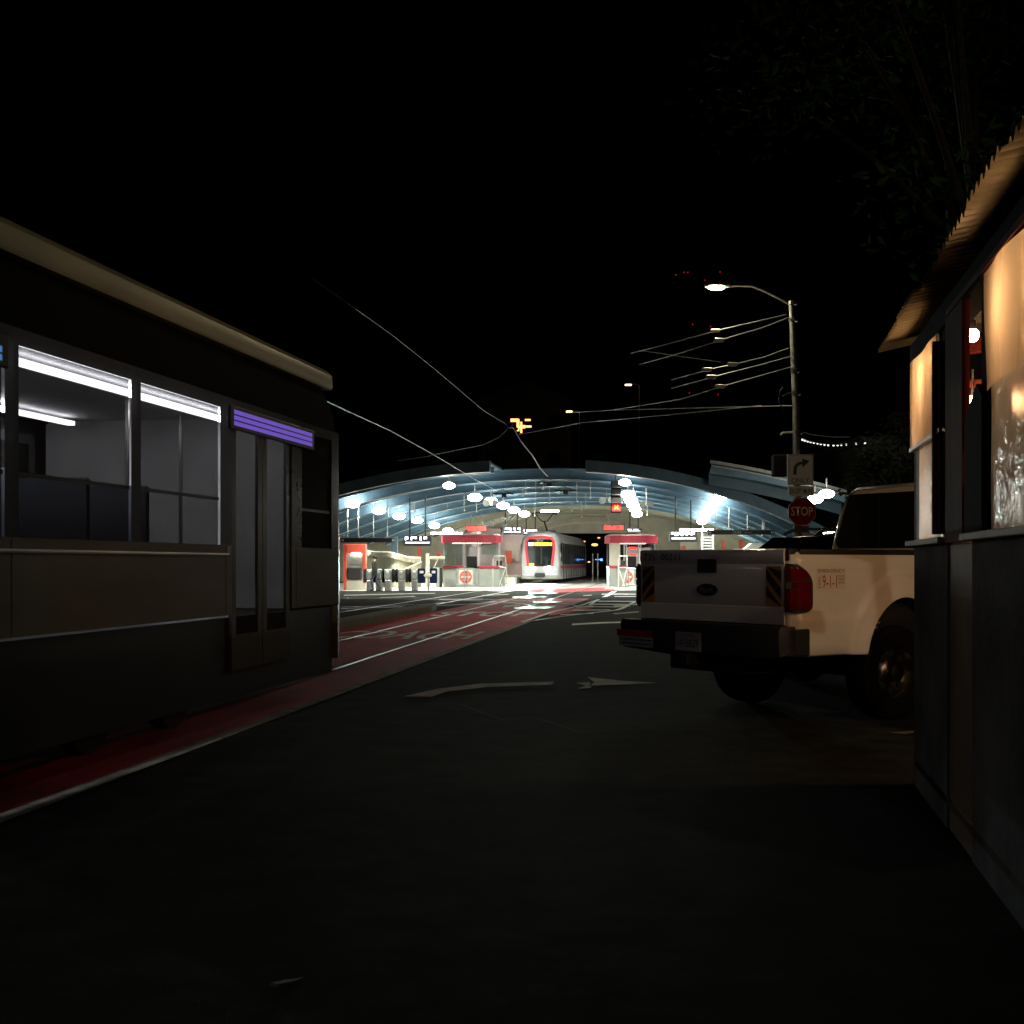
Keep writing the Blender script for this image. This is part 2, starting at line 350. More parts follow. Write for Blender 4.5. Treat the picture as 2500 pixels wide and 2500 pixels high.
# station floor, track bed and kerbs
b = MB(); b.poly([tuple(P(-30, 62.5, .02)), tuple(P(-3.2, 62.5, .02)), tuple(P(-3.2, 66, .02)), tuple(P(14, 66, .02)), tuple(P(14, 130, .02)), tuple(P(-30, 130, .02))][:0] or [tuple(P(-22, 63, .0035)), tuple(P(12, 67, .0035)), tuple(P(12, 130, .0035)), tuple(P(-22, 130, .0035))])
struct(b.out('station_floor', 'slab'))
b = MB(); b.poly([tuple(P(-3.1, 68, .007)), tuple(P(-1.9, 68, .007)), tuple(P(-1.9, 128, .007)), tuple(P(-3.1, 128, .007))]); b.poly([tuple(P(-7.0, 68, .007)), tuple(P(-5.9, 68, .007)), tuple(P(-5.9, 128, .007)), tuple(P(-7.0, 128, .007))])
struct(b.out('walkway', 'concrete'))
tag(MB().prism([P(u, v).to_2d()[:] for u, v in [(-6.85, 19), (-6.5, 19), (-6.35, 36), (-6.55, 38), (-6.95, 38), (-7.1, 35)]], 'z', 0.0, .16).out('traffic_island', 'kerb'),
    'low tan concrete island kerb between the two pairs of rails', 'kerb')
bb = MB(); bb.box(3.2, 30, -10, 9.3, 0, .13)
# pavement under the dining shelter follows the kerb
pv = MB().prism([(1.35, -8), (2.9, 8.6), (3.3, 9.2), (30, 9.2), (30, -8)], 'z', 0.0, .12); bb.bm.free()
struct(pv.out('pavement', 'concrete'))
pv = MB().prism([P(8.5, 20).to_2d()[:], P(8.5, 66).to_2d()[:], P(40, 66).to_2d()[:], P(40, 20).to_2d()[:]], 'z', 0.0, .13)
struct(pv.out('pavement', 'concrete'))

# ================================================================ LIGHT RAIL VEHICLE, shared side builder
def lrv_wall(bb, x, side, y0, y1, rows, th=.06):
    # one connected side wall; rows = [(z0, z1, holes, material index)]
    ys = sorted({y0, y1} | {v for r in rows for h in r[2] for v in h}); vd = {}
    def V(y, z):
        k = (round(y, 4), round(z, 4))
        if k not in vd: vd[k] = bb.bm.verts.new((x, y, z))
        return vd[k]
    fs = []
    for z0, z1, holes, mi in rows:
        for a, c in zip(ys, ys[1:]):
            m_ = (a+c)/2
            if any(h[0] < m_ < h[1] for h in holes): continue
            q = [V(a, z0), V(c, z0), V(c, z1), V(a, z1)]
            f = bb.bm.faces.new(q if side > 0 else q[::-1]); f.material_index = mi; fs.append(f)
    bmesh.ops.solidify(bb.bm, geom=fs, thickness=th)
def lrv_panel_holes(bb, x, side, y0, y1, z0, z1, holes, th=.06):
    # wall strip in plane x with rectangular holes [(a,b)] between y0..y1, frames made of boxes
    ys = [y0]
    for a, c in sorted(holes): ys += [a, c]
    ys.append(y1)
    for i in range(0, len(ys), 2):
        if ys[i+1]-ys[i] > .001: bb.box(x, x-side*th, ys[i], ys[i+1], z0, z1)
# ---- near tram, standing where the moving one passes
b0 = math.atan(0.168)
tram = thing('light_rail_tram', 'grey light rail tram with pale roof edge passing close on the red lane', 'tram', (-1.79, 14.1, 0), -b0)
L = 23.0; W = 2.65
# openings in local y (0 = leading end, going back)
doors = [(-3.25, -1.75), (-9.4, -7.9), (-15.6, -14.1), (-20.5, -19.0)]
wins = [(-1.45, -.5), (-4.95, -3.5), (-6.55, -5.1), (-7.75, -6.7), (-11.0, -9.55), (-12.6, -11.15), (-13.95, -12.75), (-17.2, -15.75), (-18.85, -17.35), (-22.4, -20.7)]
for sd, X in ((1, 0.0), (-1, -W)):
    bb = MB(); lrv_wall(bb, X, sd, -L, -.25, [(.92, 1.5, doors, 0), (1.5, 2.62, wins+doors, 1), (2.62, 2.72, [], 1)]); bb.out('side_wall', ['trainlow', 'pillar'], tram)
    bb = MB()
    bb.prism([(X-sd*.01, 2.72), (X-sd*.03, 2.9), (X-sd*.12, 3.1), (X-sd*.16, 3.18), (X-sd*.26, 3.18), (X-sd*.1, 2.72)], 'y', -L, -.35)
    bb.out('roof_cove', 'matt', tram, True)
    bb = MB(); bb.prism([(X-sd*.07, 3.17), (X-sd*.05, 3.20), (X-sd*.06, 3.32), (X-sd*.12, 3.38), (X-sd*.34, 3.40), (X-sd*.34, 3.17)], 'y', -L, -.3)
    bb.out('roof_edge', 'trainroof', tram, True)
    bb = MB(); lrv_panel_holes(bb, X-sd*.03, sd, -L, -.4, .22, .9, [], .03); bb.out('skirt', 'black', tram)
    for i, (a, c) in enumerate(wins):
        bb = MB(); bb.box(X-sd*.02, X-sd*.03, a, c, 1.5, 2.62); wn = bb.out('window', 'traintint', tram)
        if sd > 0:
            bb = MB(); bb.box(X-sd*.012, X-sd*.02, a, c, 1.86, 1.885); bb.out('window_bar', 'black', wn)
    for a, c in doors:
        for (p, q) in ((a+.02, (a+c)/2-.01), ((a+c)/2+.01, c-.02)):
            bb = MB(); x0, x1 = X-sd*.01, X-sd*.04
            bb.box(x0, x1, p, p+.1, .45, 2.6); bb.box(x0, x1, q-.1, q, .45, 2.6); bb.box(x0, x1, p+.1, q-.1, .45, .75); bb.box(x0, x1, p+.1, q-.1, 2.5, 2.6)
            dr = bb.out('door', 'pillar', tram)
            bb = MB(); bb.box(X-sd*.018, X-sd*.03, p+.1, q-.1, .75, 2.5); bb.out('door_glass', 'traintint', dr)
    for ya in (-3.6, -5.0, -11.4, -12.8, -19.4, -20.8):
        bb = MB(); bb.cyl((X-sd*.35, ya+0.2*0, .34), (X-sd*.47, ya, .34), .33, n=20); bb.out('wheel', 'black', tram, True)
bb = MB(); bb.box(-W+.3, -.3, -L, -.3, 3.18, 3.27); bb.out('roof', 'trainroof', tram)
bb = MB(); bb.box(-W+.06, -.06, -L, -.25, .8, .9); bb.out('floor', 'black', tram)
bb = MB(); bb.box(-W+.1, -.1, -L, -.25, 2.74, 2.8); bb.out('ceiling', 'inner', tram)
for yy in (-1.6, -L+.1):
    bb = MB(); bb.box(-W+.08, -.08, yy-.03, yy+.03, .92, 2.74); bb.out('bulkhead', 'inner', tram)
for x in (-.55, -W+.55):
    bb = MB(); bb.box(x-.035, x+.035, -L+.6, -2.0, 2.66, 2.70); bb.out('interior_light', 'trainlight', tram)
for yy in [-3.9-i*.95 for i in range(20)]:
    if any(a-.3 < yy < c+.3 for a, c in doors): continue
    for x in (-.75, -W+.75):
        bb = MB(); bb.box(x-.42, x+.42, yy-.22, yy+.22, 1.3, 1.38, bev=.03); bb.box(x-.42, x+.42, yy-.25, yy-.19, 1.38, 1.95, bev=.02); bb.box(x-.3, x+.3, yy-.1, yy+.1, .92, 1.3)
        bb.out('seat', 'seat', tram, True)
for yy in (-2.0, -3.1, -8.0, -9.3, -5.6, -11.6):
    bb = MB(); bb.cyl((-1.0, yy, .92), (-1.0, yy, 2.74), .018, n=8); bb.out('grab_pole', 'steel', tram)
# raked nose at the leading end
rings = []
for t, ins, tp, zb in ((0, 0, 0, .35), (.35, .08, .05, .4), (.75, .25, .2, .5), (1.0, .55, .6, .6)):
    y = -.28+t*.9
    rings.append([(-ins, y, zb), (-ins, y, 1.5), (-ins-.02, y-tp*.3, 2.6-tp*.2), (-ins-.2, y-tp*.5, 3.18-tp*.4), (-W+ins+.2, y-tp*.5, 3.18-tp*.4), (-W+ins+.02, y-tp*.3, 2.6-tp*.2), (-W+ins, y, 1.5), (-W+ins, y, zb)])
MB().loft(rings).out('nose', 'trainlow', tram, True)
bb = MB(); bb.box(-W+.5, -.5, .2, .62, .45, .8, bev=.05); bb.out('coupler', 'black', tram)
# roof equipment
for y in [-1.62, -3.38, -6.63, -9.5, -12.68, -17.3, -20.6]:
    bb = MB(); bb.box(.001, .004, y-.006, y+.006, .93, 1.49); bb.out('panel_seam', 'black', tram)
for y0, y1, hgt in ((-3.6, -1.3, .28), (-7.6, -4.6, .32), (-13, -9.8, .3), (-21, -17, .3)):
    bb = MB(); bb.box(-W+.7, -.75, y0, y1, 3.27, 3.27+hgt, bev=.05); bb.out('roof_unit', 'black', tram)
# side destination sign and line sign
for (a, c, m) in ((-3.3, -1.2, 'ledpurple'), (-8.2, -6.75, 'ledblue')):
    bb = MB(); bb.box(.004, .03, a-.05, c+.05, 2.46, 2.66, bev=.01); sg = bb.out('destination_sign', 'black', tram)
    bb = MB()
    k = 0
    y = a+.02
    while y < c-.04:
        for r in range(3):
            if (r+k) % 3 != 2 or m == 'ledpurple': bb.box(.031, .034, y, y+.03, 2.495+r*.047, 2.53+r*.047)
        y += .038; k += 1
    bb.out('sign_display', m, sg)
bb = MB(); bb.tube([(.03, -3.4, 1.48), (.05, -3.45, 1.42), (.03, -9, 1.42)], .012); bb.out('rub_strip', 'traingrey', tram)

# ---- far tram at the platform, front towards the street
ft = thing('light_rail_tram', 'white and red light rail tram with lit headlights standing at the platform', 'tram', tuple(P(-8.05, 86)), ANG-.018)
def lring(y, ins, zt, zb, hw=1.325):
    return [(-hw+ins, y, zb), (-hw+ins*.6, y, 1.2), (-hw+ins*.8, y, 1.9), (-hw+.1+ins, y, zt-.45), (-hw+.4+ins, y, zt-.08), (-.4, y, zt), (.4, y, zt),
            (hw-.4-ins, y, zt-.08), (hw-.1-ins, y, zt-.45), (hw-ins*.8, y, 1.9), (hw-ins*.6, y, 1.2), (hw-ins, y, zb)]
fr = [lring(0, .16, 3.18, .35), lring(.06, .1, 3.28, .33), lring(.3, .02, 3.4, .3), lring(.9, 0, 3.46, .3), lring(1.5, 0, 3.48, .3)]
MB().loft(fr).out('cab', 'traingrey', ft, True)
wn2 = [(2.0+i*1.62, 3.35+i*1.62) for i in range(12)]
for sd in (1, -1):
    X = sd*1.325
    bb = MB(); lrv_wall(bb, X, sd, 1.5, 22.5, [(.95, 1.28, [], 0), (1.28, 2.7, wn2, 0), (2.7, 2.75, [], 0)]); bb.out('side_panel', 'traingrey', ft)
    bb = MB(); bb.box(X+sd*.004, X+sd*.012, .4, 22.5, 1.02, 1.18); bb.out('red_stripe', 'trainred', ft)
    bb = MB(); lrv_panel_holes(bb, X, sd, 1.5, 22.5, .3, .95, [(2.2+i*2.0, 3.1+i*2.0) for i in range(10)], .05); bb.out('skirt', 'traingrey', ft)
    for a, c in wn2:
        bb = MB(); bb.box(X-sd*.02, X-sd*.03, a, c, 1.28, 2.7); bb.out('window', 'darkglass', ft)
    bb = MB(); bb.prism([(.42, 1.55), (1.5, 1.35), (1.5, 2.75), (.5, 2.6)], 'x', X+sd*.002, X+sd*.012); bb.out('cab_window', 'darkglass', ft)
bb = MB(); bb.prism([(-1.325, 2.75), (-1.22, 3.02), (-.92, 3.38), (-.4, 3.47), (.4, 3.47), (.92, 3.38), (1.22, 3.02), (1.325, 2.75)], 'y', 1.5, 22.5); bb.out('roof', 'traingrey', ft, True)
bb = MB(); bb.box(-1.2, 1.2, 1.4, 22.4, .5, .9); bb.out('underframe', 'black', ft)
# red mask round the windscreen
outer = [(-.84, .95), (-1.0, 2.3), (-.98, 2.85), (-.8, 3.08), (0, 3.17), (.8, 3.08), (.98, 2.85), (1.0, 2.3), (.84, .95)]
inner = [(-.70, 1.15), (-.84, 2.3), (-.82, 2.78), (-.7, 2.92), (0, 3.0), (.7, 2.92), (.82, 2.78), (.84, 2.3), (.70, 1.15)]
bb = MB(); A = [bb.bm.verts.new((x, -.05, z)) for x, z in outer]; B = [bb.bm.verts.new((x, -.05, z)) for x, z in inner]
A2 = [bb.bm.verts.new((x, .05, z)) for x, z in outer]
for i in range(8): bb.bm.faces.new((A[i], A[i+1], B[i+1], B[i])); bb.bm.faces.new((A[i], A[i+1], A2[i+1], A2[i]))
bb.out('red_surround', 'trainred', ft)
bb = MB(); bb.prism([(-.70, 1.15), (-.84, 2.3), (-.82, 2.78), (-.7, 2.92), (.7, 2.92), (.82, 2.78), (.84, 2.3), (.70, 1.15)], 'y', -.03, .0); ws = bb.out('windscreen', 'darkglass', ft)
bb = MB()
for i, (x0, x1) in enumerate([(-.35, .62), (.66, .78)]): bb.box(x0, x1, -.06, -.04, 2.5, 2.7)
bb.out('amber_display', 'ledamber', ws)
bb = MB(); bb.box(-.76, -.62, -.06, -.04, 2.5, 2.7); bb.box(-.56, -.42, -.06, -.04, 2.5, 2.7); bb.out('route_display', 'ledwhite', ws)
bb = MB(); bb.box(-.72, -.4, -.06, -.04, 1.2, 1.34); bb.out('lower_display', 'ledamber', ws)
text('20124', 'signwhite', ws, .42, .09, wall_text(0, -.06, 2.82), 'fleet_number')
bb = MB(); bb.box(.05, .12, -.06, -.035, 1.3, 2.4); bb.out('wiper', 'black', ws)
for x in (-.62, .62):
    bb = MB(); bb.ball((x, -.02, 1.0), .29, .09, .15, 14, 8); bb.out('headlight', 'head', ft, True)  # drawn oversized so the shape takes in the headlight's glow
bb = MB(); bb.box(-.35, .35, -.25, .2, .45, .72, bev=.05); bb.out('coupler', 'black', ft)
bb = MB(); bb.box(-1.15, 1.15, -.1, .25, .3, .62, bev=.06); bb.out('bumper', 'greygreen', ft)
bb = MB(); bb.tube([(0, 4.6, 3.55), (0, 3.4, 3.9), (0, 2.6, 4.15)], .06); bb.tube([(0, 2.6, 4.15), (-.2, 2.6, 4.2), (-.62, 2.6, 4.72)], .035); bb.tube([(0, 2.6, 4.15), (.2, 2.6, 4.2), (.62, 2.6, 4.72)], .035)
bb.tube([(-.85, 2.6, 4.62), (-.6, 2.6, 4.76), (.6, 2.6, 4.76), (.85, 2.6, 4.62)], .045); bb.box(-.5, .5, 4.6, 5.6, 3.45, 3.6); bb.out('pantograph', 'black', ft)
for sd in (-1, 1):
    ld = bpy.data.lights.new('headlight_beam', 'SPOT'); ld.energy = 2600; ld.color = (.7, 1, .93); ld.spot_size = math.radians(70); ld.spot_blend = .7; ld.shadow_soft_size = .08
    lo = bpy.data.objects.new('headlight_beam', ld); COL.objects.link(lo); lo.parent = ft; lo.location = (sd*.62, -.16, 1.0); lo.rotation_euler = (math.radians(80), 0, PI)
    lo['kind'] = 'helper'

# ================================================================ STATION CANOPY
def arch_z(u, zc=5.72): return zc-(.0125 if u > -5 else .0088)*abs(u+5.0)**2.2
canopy = thing('station_canopy', 'broad arched blue steel canopy spanning the tracks and platforms', 'canopy', (0, 0, 0))
def arc_beam(name, u0, u1, v0, v1, dz0, dz1, m, parent, fz=arch_z, n=40):
    bb = MB(); rings = []
    for i in range(n+1):
        u = u0+(u1-u0)*i/n; z = fz(u)
        rings.append([tuple(P(u, v0, z+dz0)), tuple(P(u, v1, z+dz0)), tuple(P(u, v1, z+dz1)), tuple(P(u, v0, z+dz1))])
    bb.loft(rings); return bb.out(name, m, parent)
for i, v in enumerate([60.6, 66.2, 71.2, 76.4, 82.1, 87.2, 94, 101]):
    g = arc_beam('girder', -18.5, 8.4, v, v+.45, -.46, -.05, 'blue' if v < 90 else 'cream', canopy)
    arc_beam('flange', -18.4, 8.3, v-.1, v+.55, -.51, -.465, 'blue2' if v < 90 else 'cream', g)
for i, v in enumerate([63.5, 69, 74, 79.3, 84.7, 90.6, 97.5]):
    arc_beam('purlin', -18.3, 8.2, v, v+.15, -.3, -.06, 'blue2', canopy)
arc_beam('roof_deck', -18.6, 8.5, 60.3, 103, -.06, .0, ['blue2'], canopy)
# raised wings at the street edge
lw = arc_beam('roof_wing', -18.6, -7.4, 56.5, 60.25, -.05, .05, 'blue2', canopy); arc_beam('edge_girder', -18.6, -7.4, 56, 56.45, -.4, .08, 'blue', canopy)
arc_beam('roof_wing', -3.3, 8.9, 56.5, 60.25, -.05, .05, 'blue2', canopy); eg = arc_beam('edge_girder', -3.3, 8.9, 56, 56.45, -.38, .08, 'blue', canopy)
arc_beam('edge_flange', -3.3, 8.9, 55.85, 56.6, -.43, -.385, 'blue2', eg)
arc_beam('rib', -3.2, 8.8, 58.2, 58.4, -.3, -.06, 'blue', canopy); arc_beam('rib', -18.5, -7.5, 58.2, 58.4, -.3, -.06, 'blue', canopy)
# second, flatter canopy over the right-hand pavement
can2 = thing('side_canopy', 'flatter sloping blue canopy with two lamps behind the stop sign', 'canopy', (0, 0, 0))
def side_z(u): return 5.42-.155*(u-1.9)-.012*(u-1.9)**2
arc_beam('front_beam', 1.95, 13, 52.6, 53.0, -.42, 0, 'blue', can2, side_z); arc_beam('soffit', 1.95, 13, 53.0, 55.6, -.3, -.22, 'blue2', can2, side_z)
arc_beam('gutter', 1.9, 13.1, 52.4, 52.58, -.06, .06, 'galv', can2, side_z); arc_beam('rear_beam', 1.95, 13, 55.6, 55.9, -.75, -.2, 'blue2', can2, side_z)
arc_beam('conduit', 1.95, 13, 52.3, 52.36, -.2, -.14, 'galv', can2, side_z)
for u in (9.5, 12.6):
    bb = MB(); c = P(u, 54); bb.box(c.x-.15, c.x+.15, c.y-.15, c.y+.15, 0, side_z(u)-.31); bb.out('column', 'blue', can2)
for u, v in ((-16.8, 63), (-16.8, 82), (-16.8, 101), (7.6, 63), (7.6, 82), (7.6, 101)):
    bb = MB(); c = P(u, v); bb.box(c.x-.2, c.x+.2, c.y+.0, c.y+.4, 0, arch_z(u)-.69); bb.out('column', 'blue', canopy)
# conduits and rods under the roof
for i in range(26):
    u = random.uniform(-15, 5); v = random.choice([60.6, 66.2, 71.2, 82.1])-.06; z = arch_z(u)-.5; c = P(u, v)
    l = random.uniform(.35, 1.1)
    bb = MB(); bb.cyl((c.x, c.y, z), (c.x, c.y, z-l), .02, n=6); bb.cyl((c.x, c.y, z-l), (c.x, c.y, z-l-.06), .06, n=8)
    bb.out('drop_rod', 'galv', canopy)
for v, dz in ((60.4, -.58), (66.0, -.58), (71.0, -.58)):
    arc_beam('cable_tray', -10, 6, v, v+.1, dz, dz+.05, 'blue', canopy)

# canopy lamps
def lamp(px, py, Y, label, group, big=1.0):
    p = at(px, py, Y)
    t = thing('canopy_lamp', label, 'lamp', tuple(p), 0, group)
    bb = MB(); bb.ball((0, 0, 0), .33*big, .33*big, .18*big, 16, 8); bb.out('globe', 'lampw', t, True)
    ld = bpy.data.lights.new('downlight', 'SPOT'); ld.energy = 1500; ld.color = (1, .98, .86); ld.spot_size = math.radians(150); ld.spot_blend = .35; ld.shadow_soft_size = .2
    lo = bpy.data.objects.new('downlight', ld); COL.objects.link(lo); lo.parent = t; lo.location = (0, 0, -.2*big)
    bb = MB(); bb.cyl((0, 0, .15), (0, 0, .24), .12, .06, n=10); bb.cyl((0, 0, .24), (0, 0, .6), .025, n=6); bb.out('stem', 'galv', t)
    return t
ORD = ['first', 'second', 'third', 'fourth', 'fifth', 'sixth', 'seventh']
YL = [60, 65.6, 70.6, 75.8, 81.5, 86.6]
rows = [('over the fare gates', -14.2, [4.07, 3.97, 3.88, 3.83, 3.69, 3.5]), ('by the left kiosk', -8.6, [4.36, 4.46, 4.45, 4.43, 4.41]),
        ('behind the red signal', -1.6, [4.5, 4.5, 4.48, 4.46, 4.4]), ('over the MUNI beam', 2.6, [4.38, 4.38, 4.36, 4.3, 4.2, 4.1])]
for nm, u_, zs in rows:
    for i, z_ in enumerate(zs):
        Y = YL[i]; lamp(1618+F*u_/Y, HZ-(z_-H)*F/Y, Y, f'white oval lamp, {ORD[i]} from the street in the row {nm}', 'oval lamps under the canopy')
lamp(1096, 1186, 57.2, 'lone oval lamp hanging above the left kiosk roof, left of the wires', 'oval lamps under the canopy', .8)
lamp(1525, 1178, 57.2, 'single oval lamp hanging beside the top of the dark signal', 'oval lamps under the canopy', .8)
lamp(1990, 1219, 49, 'oval lamp touching the edge of the stop sign', 'oval lamps under the canopy', .9)
lamp(2018, 1206, 50, 'oval lamp on the side canopy beside the white truck cab', 'oval lamps under the canopy', .9)
# tubes; those after the ceiling one are added, hidden, to brighten back walls
for (px0, px1, py, Y, lb) in ((1052, 1128, 1302, 84, 'long white tube light above the red kiosk fascia'), (1660, 1742, 1294, 84, 'long white tube light beside the hanging display'), (1320, 1364, 1248, 84, 'short tube light on the ceiling above the tram pantograph'),
    (1105, 1150, 1318, 98, 'added tube light low behind the left kiosk roof'), (1228, 1270, 1297, 99, 'added tube light near the pink wall behind the small display'), (1282, 1312, 1300, 100, 'added tube light at the portal behind the bright display'),
    (1530, 1580, 1314, 100, 'added tube light at the portal behind the right kiosk fascia'), (1760, 1830, 1303, 86, 'added tube light just behind the MUNI beam'), (880, 950, 1320, 88, 'added tube light behind the long sign beam over the ramp wall')):
    a, c = at(px0, py, Y), at(px1, py, Y)
    t = thing('tube_light', lb, 'light', tuple((a+c)/2), 0, 'tube lights')
    hw = (c.x-a.x)/2
    bb = MB(); bb.box(-hw, hw, -.12, .12, -.04, .04, bev=.02); bb.out('tube', 'tubew', t); bb = MB(); bb.box(-hw-.04, hw+.04, -.16, .16, .045, .1); bb.out('housing', 'trim', t)

# tunnel portal wall (an arch-shaped mouth cut in a concrete face)
YP = 105
portal = thing('tunnel_portal', 'pale concrete wall with the arched dark mouth of the railway tunnel', 'tunnel')
def prof(n, ul, ur, z0, zc):
    return [(ul+(ur-ul)*i/n, z0+(zc-z0)*(1-abs(2*i/n-1)**2.4)) for i in range(n+1)]
bb = MB(); inn = prof(24, -11.2, -.6, 2.9, 4.55); topz = 6.2
for (a, za), (c, zc_) in zip(inn, inn[1:]):
    bb.prism([(P(a, YP).x, za), (P(c, YP).x, zc_), (P(c, YP).x, topz), (P(a, YP).x, topz)], 'y', YP, YP+1.5)
bb.prism([(P(-14, YP).x, 0), (P(-11.2, YP).x, 0), (P(-11.2, YP).x, topz), (P(-14, YP).x, topz)], 'y', YP, YP+1.5)
bb.prism([(P(-.6, YP).x, 0), (P(3.2, YP).x, 0), (P(3.2, YP).x, topz), (P(-.6, YP).x, topz)], 'y', YP, YP+1.5)
bb.out('face_wall', 'cream', portal)
bb = MB()
for (a, za), (c, zc_) in zip(inn, inn[1:]):
    bb.prism([(P(a, YP).x, za+.12), (P(c, YP).x, zc_+.12), (P(c, YP).x, zc_+.5), (P(a, YP).x, za+.5)], 'y', YP-.35, YP-.01)
bb.out('arch_rib', 'beige', portal)
bb = MB()
for a, c, z in ((-11.2, -10.9, 3.0), (-.9, -.6, 3.0)): bb.box(P(a, YP).x, P(c, YP).x, YP-.3, YP+.0, 0, z)
bb.box(P(-11.2, YP).x, P(-.6, YP).x, YP+.2, YP+.6, 3.75, 4.6); bb.out('pilaster', 'beige', portal)
bb = MB(); zz = 5.0; R_ = [[(P(u, v).x, v, z) for u, z in ((-11.3, 0), (-11.3, 3), (-9, 4.3), (-6, 4.7), (-3, 4.3), (-.5, 3), (-.5, 0))] for v in (YP+1.5, 150)]
bb.loft(R_, cap=False, closed=False); bb.poly([R_[1][i] for i in range(7)]); bb.out('tunnel_lining', 'bldgdark', portal)
for px, py, Y in ((1452, 1330, 118), (1426, 1322, 134), (1462, 1313, 140), (1438, 1372, 146)):
    p = at(px, py, Y); bb = MB(); r_ = .3 if Y == 118 else .16; bb.ball(p, r_, .1, r_*.42)
    tag(bb.out('tunnel_lamp', 'tunnellamp'), {118: 'orange lamp nearest the mouth inside the dark tunnel', 134: 'orange lamp half hidden by the tram roof in the tunnel', 140: 'small faint orange lamp high in the tunnel', 146: 'low orange lamp deep in the tunnel'}[Y], 'lamp', 'tunnel lamps')
p = at(1463, 1366, 112); bb = MB(); bb.box(p.x-.35, p.x+.25, p.y-.03, p.y+.03, p.z-.03, p.z+.03); bb.box(p.x+.1, p.x+.28, p.y-.03, p.y+.03, p.z-.12, p.z+.08)
tag(bb.out('signal_lamp', 'ledcyan'), 'small blue signal light inside the tunnel mouth', 'signal')
for px, Y, lb in ((1459, 100, 'thin white marker post standing right of the far tram'), (1447, 104, 'slim white post in the tunnel mouth beside the tram')):
    c = at(px, 1400, Y); bb = MB(); bb.cyl((0, 0, 0), (0, 0, 2.1), .05, n=8); o = bb.out('marker_post', 'signwhite'); o.location = (c.x, c.y, 0); tag(o, lb, 'post', 'marker posts')

b = MB(); b.prism([P(u, v).to_2d()[:] for u, v in [(-13.4, 84), (-9.6, 84), (-9.6, 104), (-13.4, 104)]], 'z', .0, .42); struct(b.out('platform', 'beige'))
# side and back walls of the station
bb = MB(); bb.box(P(-13.6, 96).x, P(-13.6, 96).x+.3, 84, 106, 0, 3.6); w1 = bb.out('platform_wall', 'pinkgrey')
w1.rotation_euler = (0, 0, 0); tag(w1, 'pink grey platform wall beside the far tram', 'wall')
def wallbox(name, label, px0, px1, Y, z0, z1, m, d=.35, cat='wall'):
    a, c = at(px0, 1375, Y), at(px1, 1375, Y); bb = MB(); bb.box(a.x, c.x, Y, Y+d, z0, z1); return tag(bb.out(name, m), label, cat)
wallbox('back_wall', 'cream back wall behind the fare gates', 830, 1112, 97, 0, 3.3, 'cream')
wallbox('back_wall', 'pink grey wall between the kiosk and the far tram', 1113, 1287, 103.5, 0, 4.1, 'pinkgrey')
wallbox('back_wall', 'beige wall behind the right platform, with red posters', 1661, 1870, 95, 0, 3.6, 'cream')
wallbox('back_wall', 'dark green grey wall at the end of the right platform', 1871, 2120, 93, 0, 3.0, 'greygreen')
wallbox('side_wall', 'dim grey green wall at the end of the left platform', 640, 828, 94, 0, 3.6, 'greygreen')
# vertical light panels and red box on the pink wall
for i, (px, hh) in enumerate([(1203, 1.15), (1212, 1.1), (1219, 1.2), (1240, .9), (1247, .8), (1254, .9), (1262, 1.25)]):
    p = at(px, 1350, 103); bb = MB(); bb.box(-.11, .11, -.05, .05, -hh/2, hh/2); o = bb.out('wall_panel', 'signwhite'); o.location = p
    tag(o, f'narrow white upright panel on the pink wall, {ORD[i]} counting towards the far tram', 'panel', 'upright panels on the pink wall')
p = at(1243, 1360, 102.4); bb = MB(); bb.box(-.22, .22, -.12, .12, -.5, .5, bev=.02); o = bb.out('red_box', 'ored'); o.location = p; tag(o, 'red box fixed to the pink platform wall', 'box')
# wavy cream ramp wall with a thick rail behind the fare gates
rw = thing('ramp_wall', 'pale cream wavy ramp wall with a thick rounded rail behind the fare gates', 'wall')
for nm, dz0, dz1, th, m in (('wall', -9, 0, .3, 'cream'), ('rail', -.02, .3, .55, 'cream')):
    bb = MB(); rings = []
    for i in range(41):
        t = i/40; px = 888+140*t; Y = 76+1.2*math.sin(t*9)-2.0*t; zt = Z(1352+22*t+2*math.sin(t*10), Y); c = at(px, 1375, Y)
        z0 = .01 if dz0 < -1 else zt+dz0; z1 = zt+dz1
        rings.append([(c.x, Y, z0), (c.x, Y-th*(.5 if nm == 'wall' else 1), z0), (c.x, Y-th*(.5 if nm == 'wall' else 1), z1-.05), (c.x, Y-.1, z1), (c.x, Y, z1-.05)])
    bb.loft(rings); bb.out(nm, m, rw, True)
bb = MB(); a, c = at(985, 1392, 72), at(1030, 1372, 72); bb.tube([a, c], .06); bb.out('handrail', 'beige', rw)
bb = MB(); a, c = at(1040, 1362, 74), at(1086, 1362, 74); bb.tube([a, c], .09); bb.tube([(a.x+.1, 74, 0), (a.x+.1, 74, 1.9)], .12)
tag(bb.out('guard_rail', 'cream'), 'cream tubular guard rail between the ramp wall and the kiosk', 'railing')
for px, y0, y1, Y, lb in ((1025, 1335, 1358, 92, 'tall red poster on the back wall above the fare gates'), (1071, 1346, 1361, 92, 'square red poster beside the left kiosk'), (1668, 1333, 1345, 92, 'low red poster just above the tailgate edge'), (1766, 1320, 1345, 92, 'small red poster right of the cream panel'), (1809, 1318, 1345, 92, 'larger red poster beside the white curved shape'), (1738, 1308, 1345, 92, 'narrow red panel edge left of the cream panel')):
    a, c = at(px-5, y1, Y), at(px+5, y0, Y); bb = MB(); bb.box(-(c.x-a.x)/2, (c.x-a.x)/2, -.04, .04, -(c.z-a.z)/2, (c.z-a.z)/2); o = bb.out('poster', 'ored'); o.location = (a+c)/2; tag(o, lb, 'poster', 'red posters')
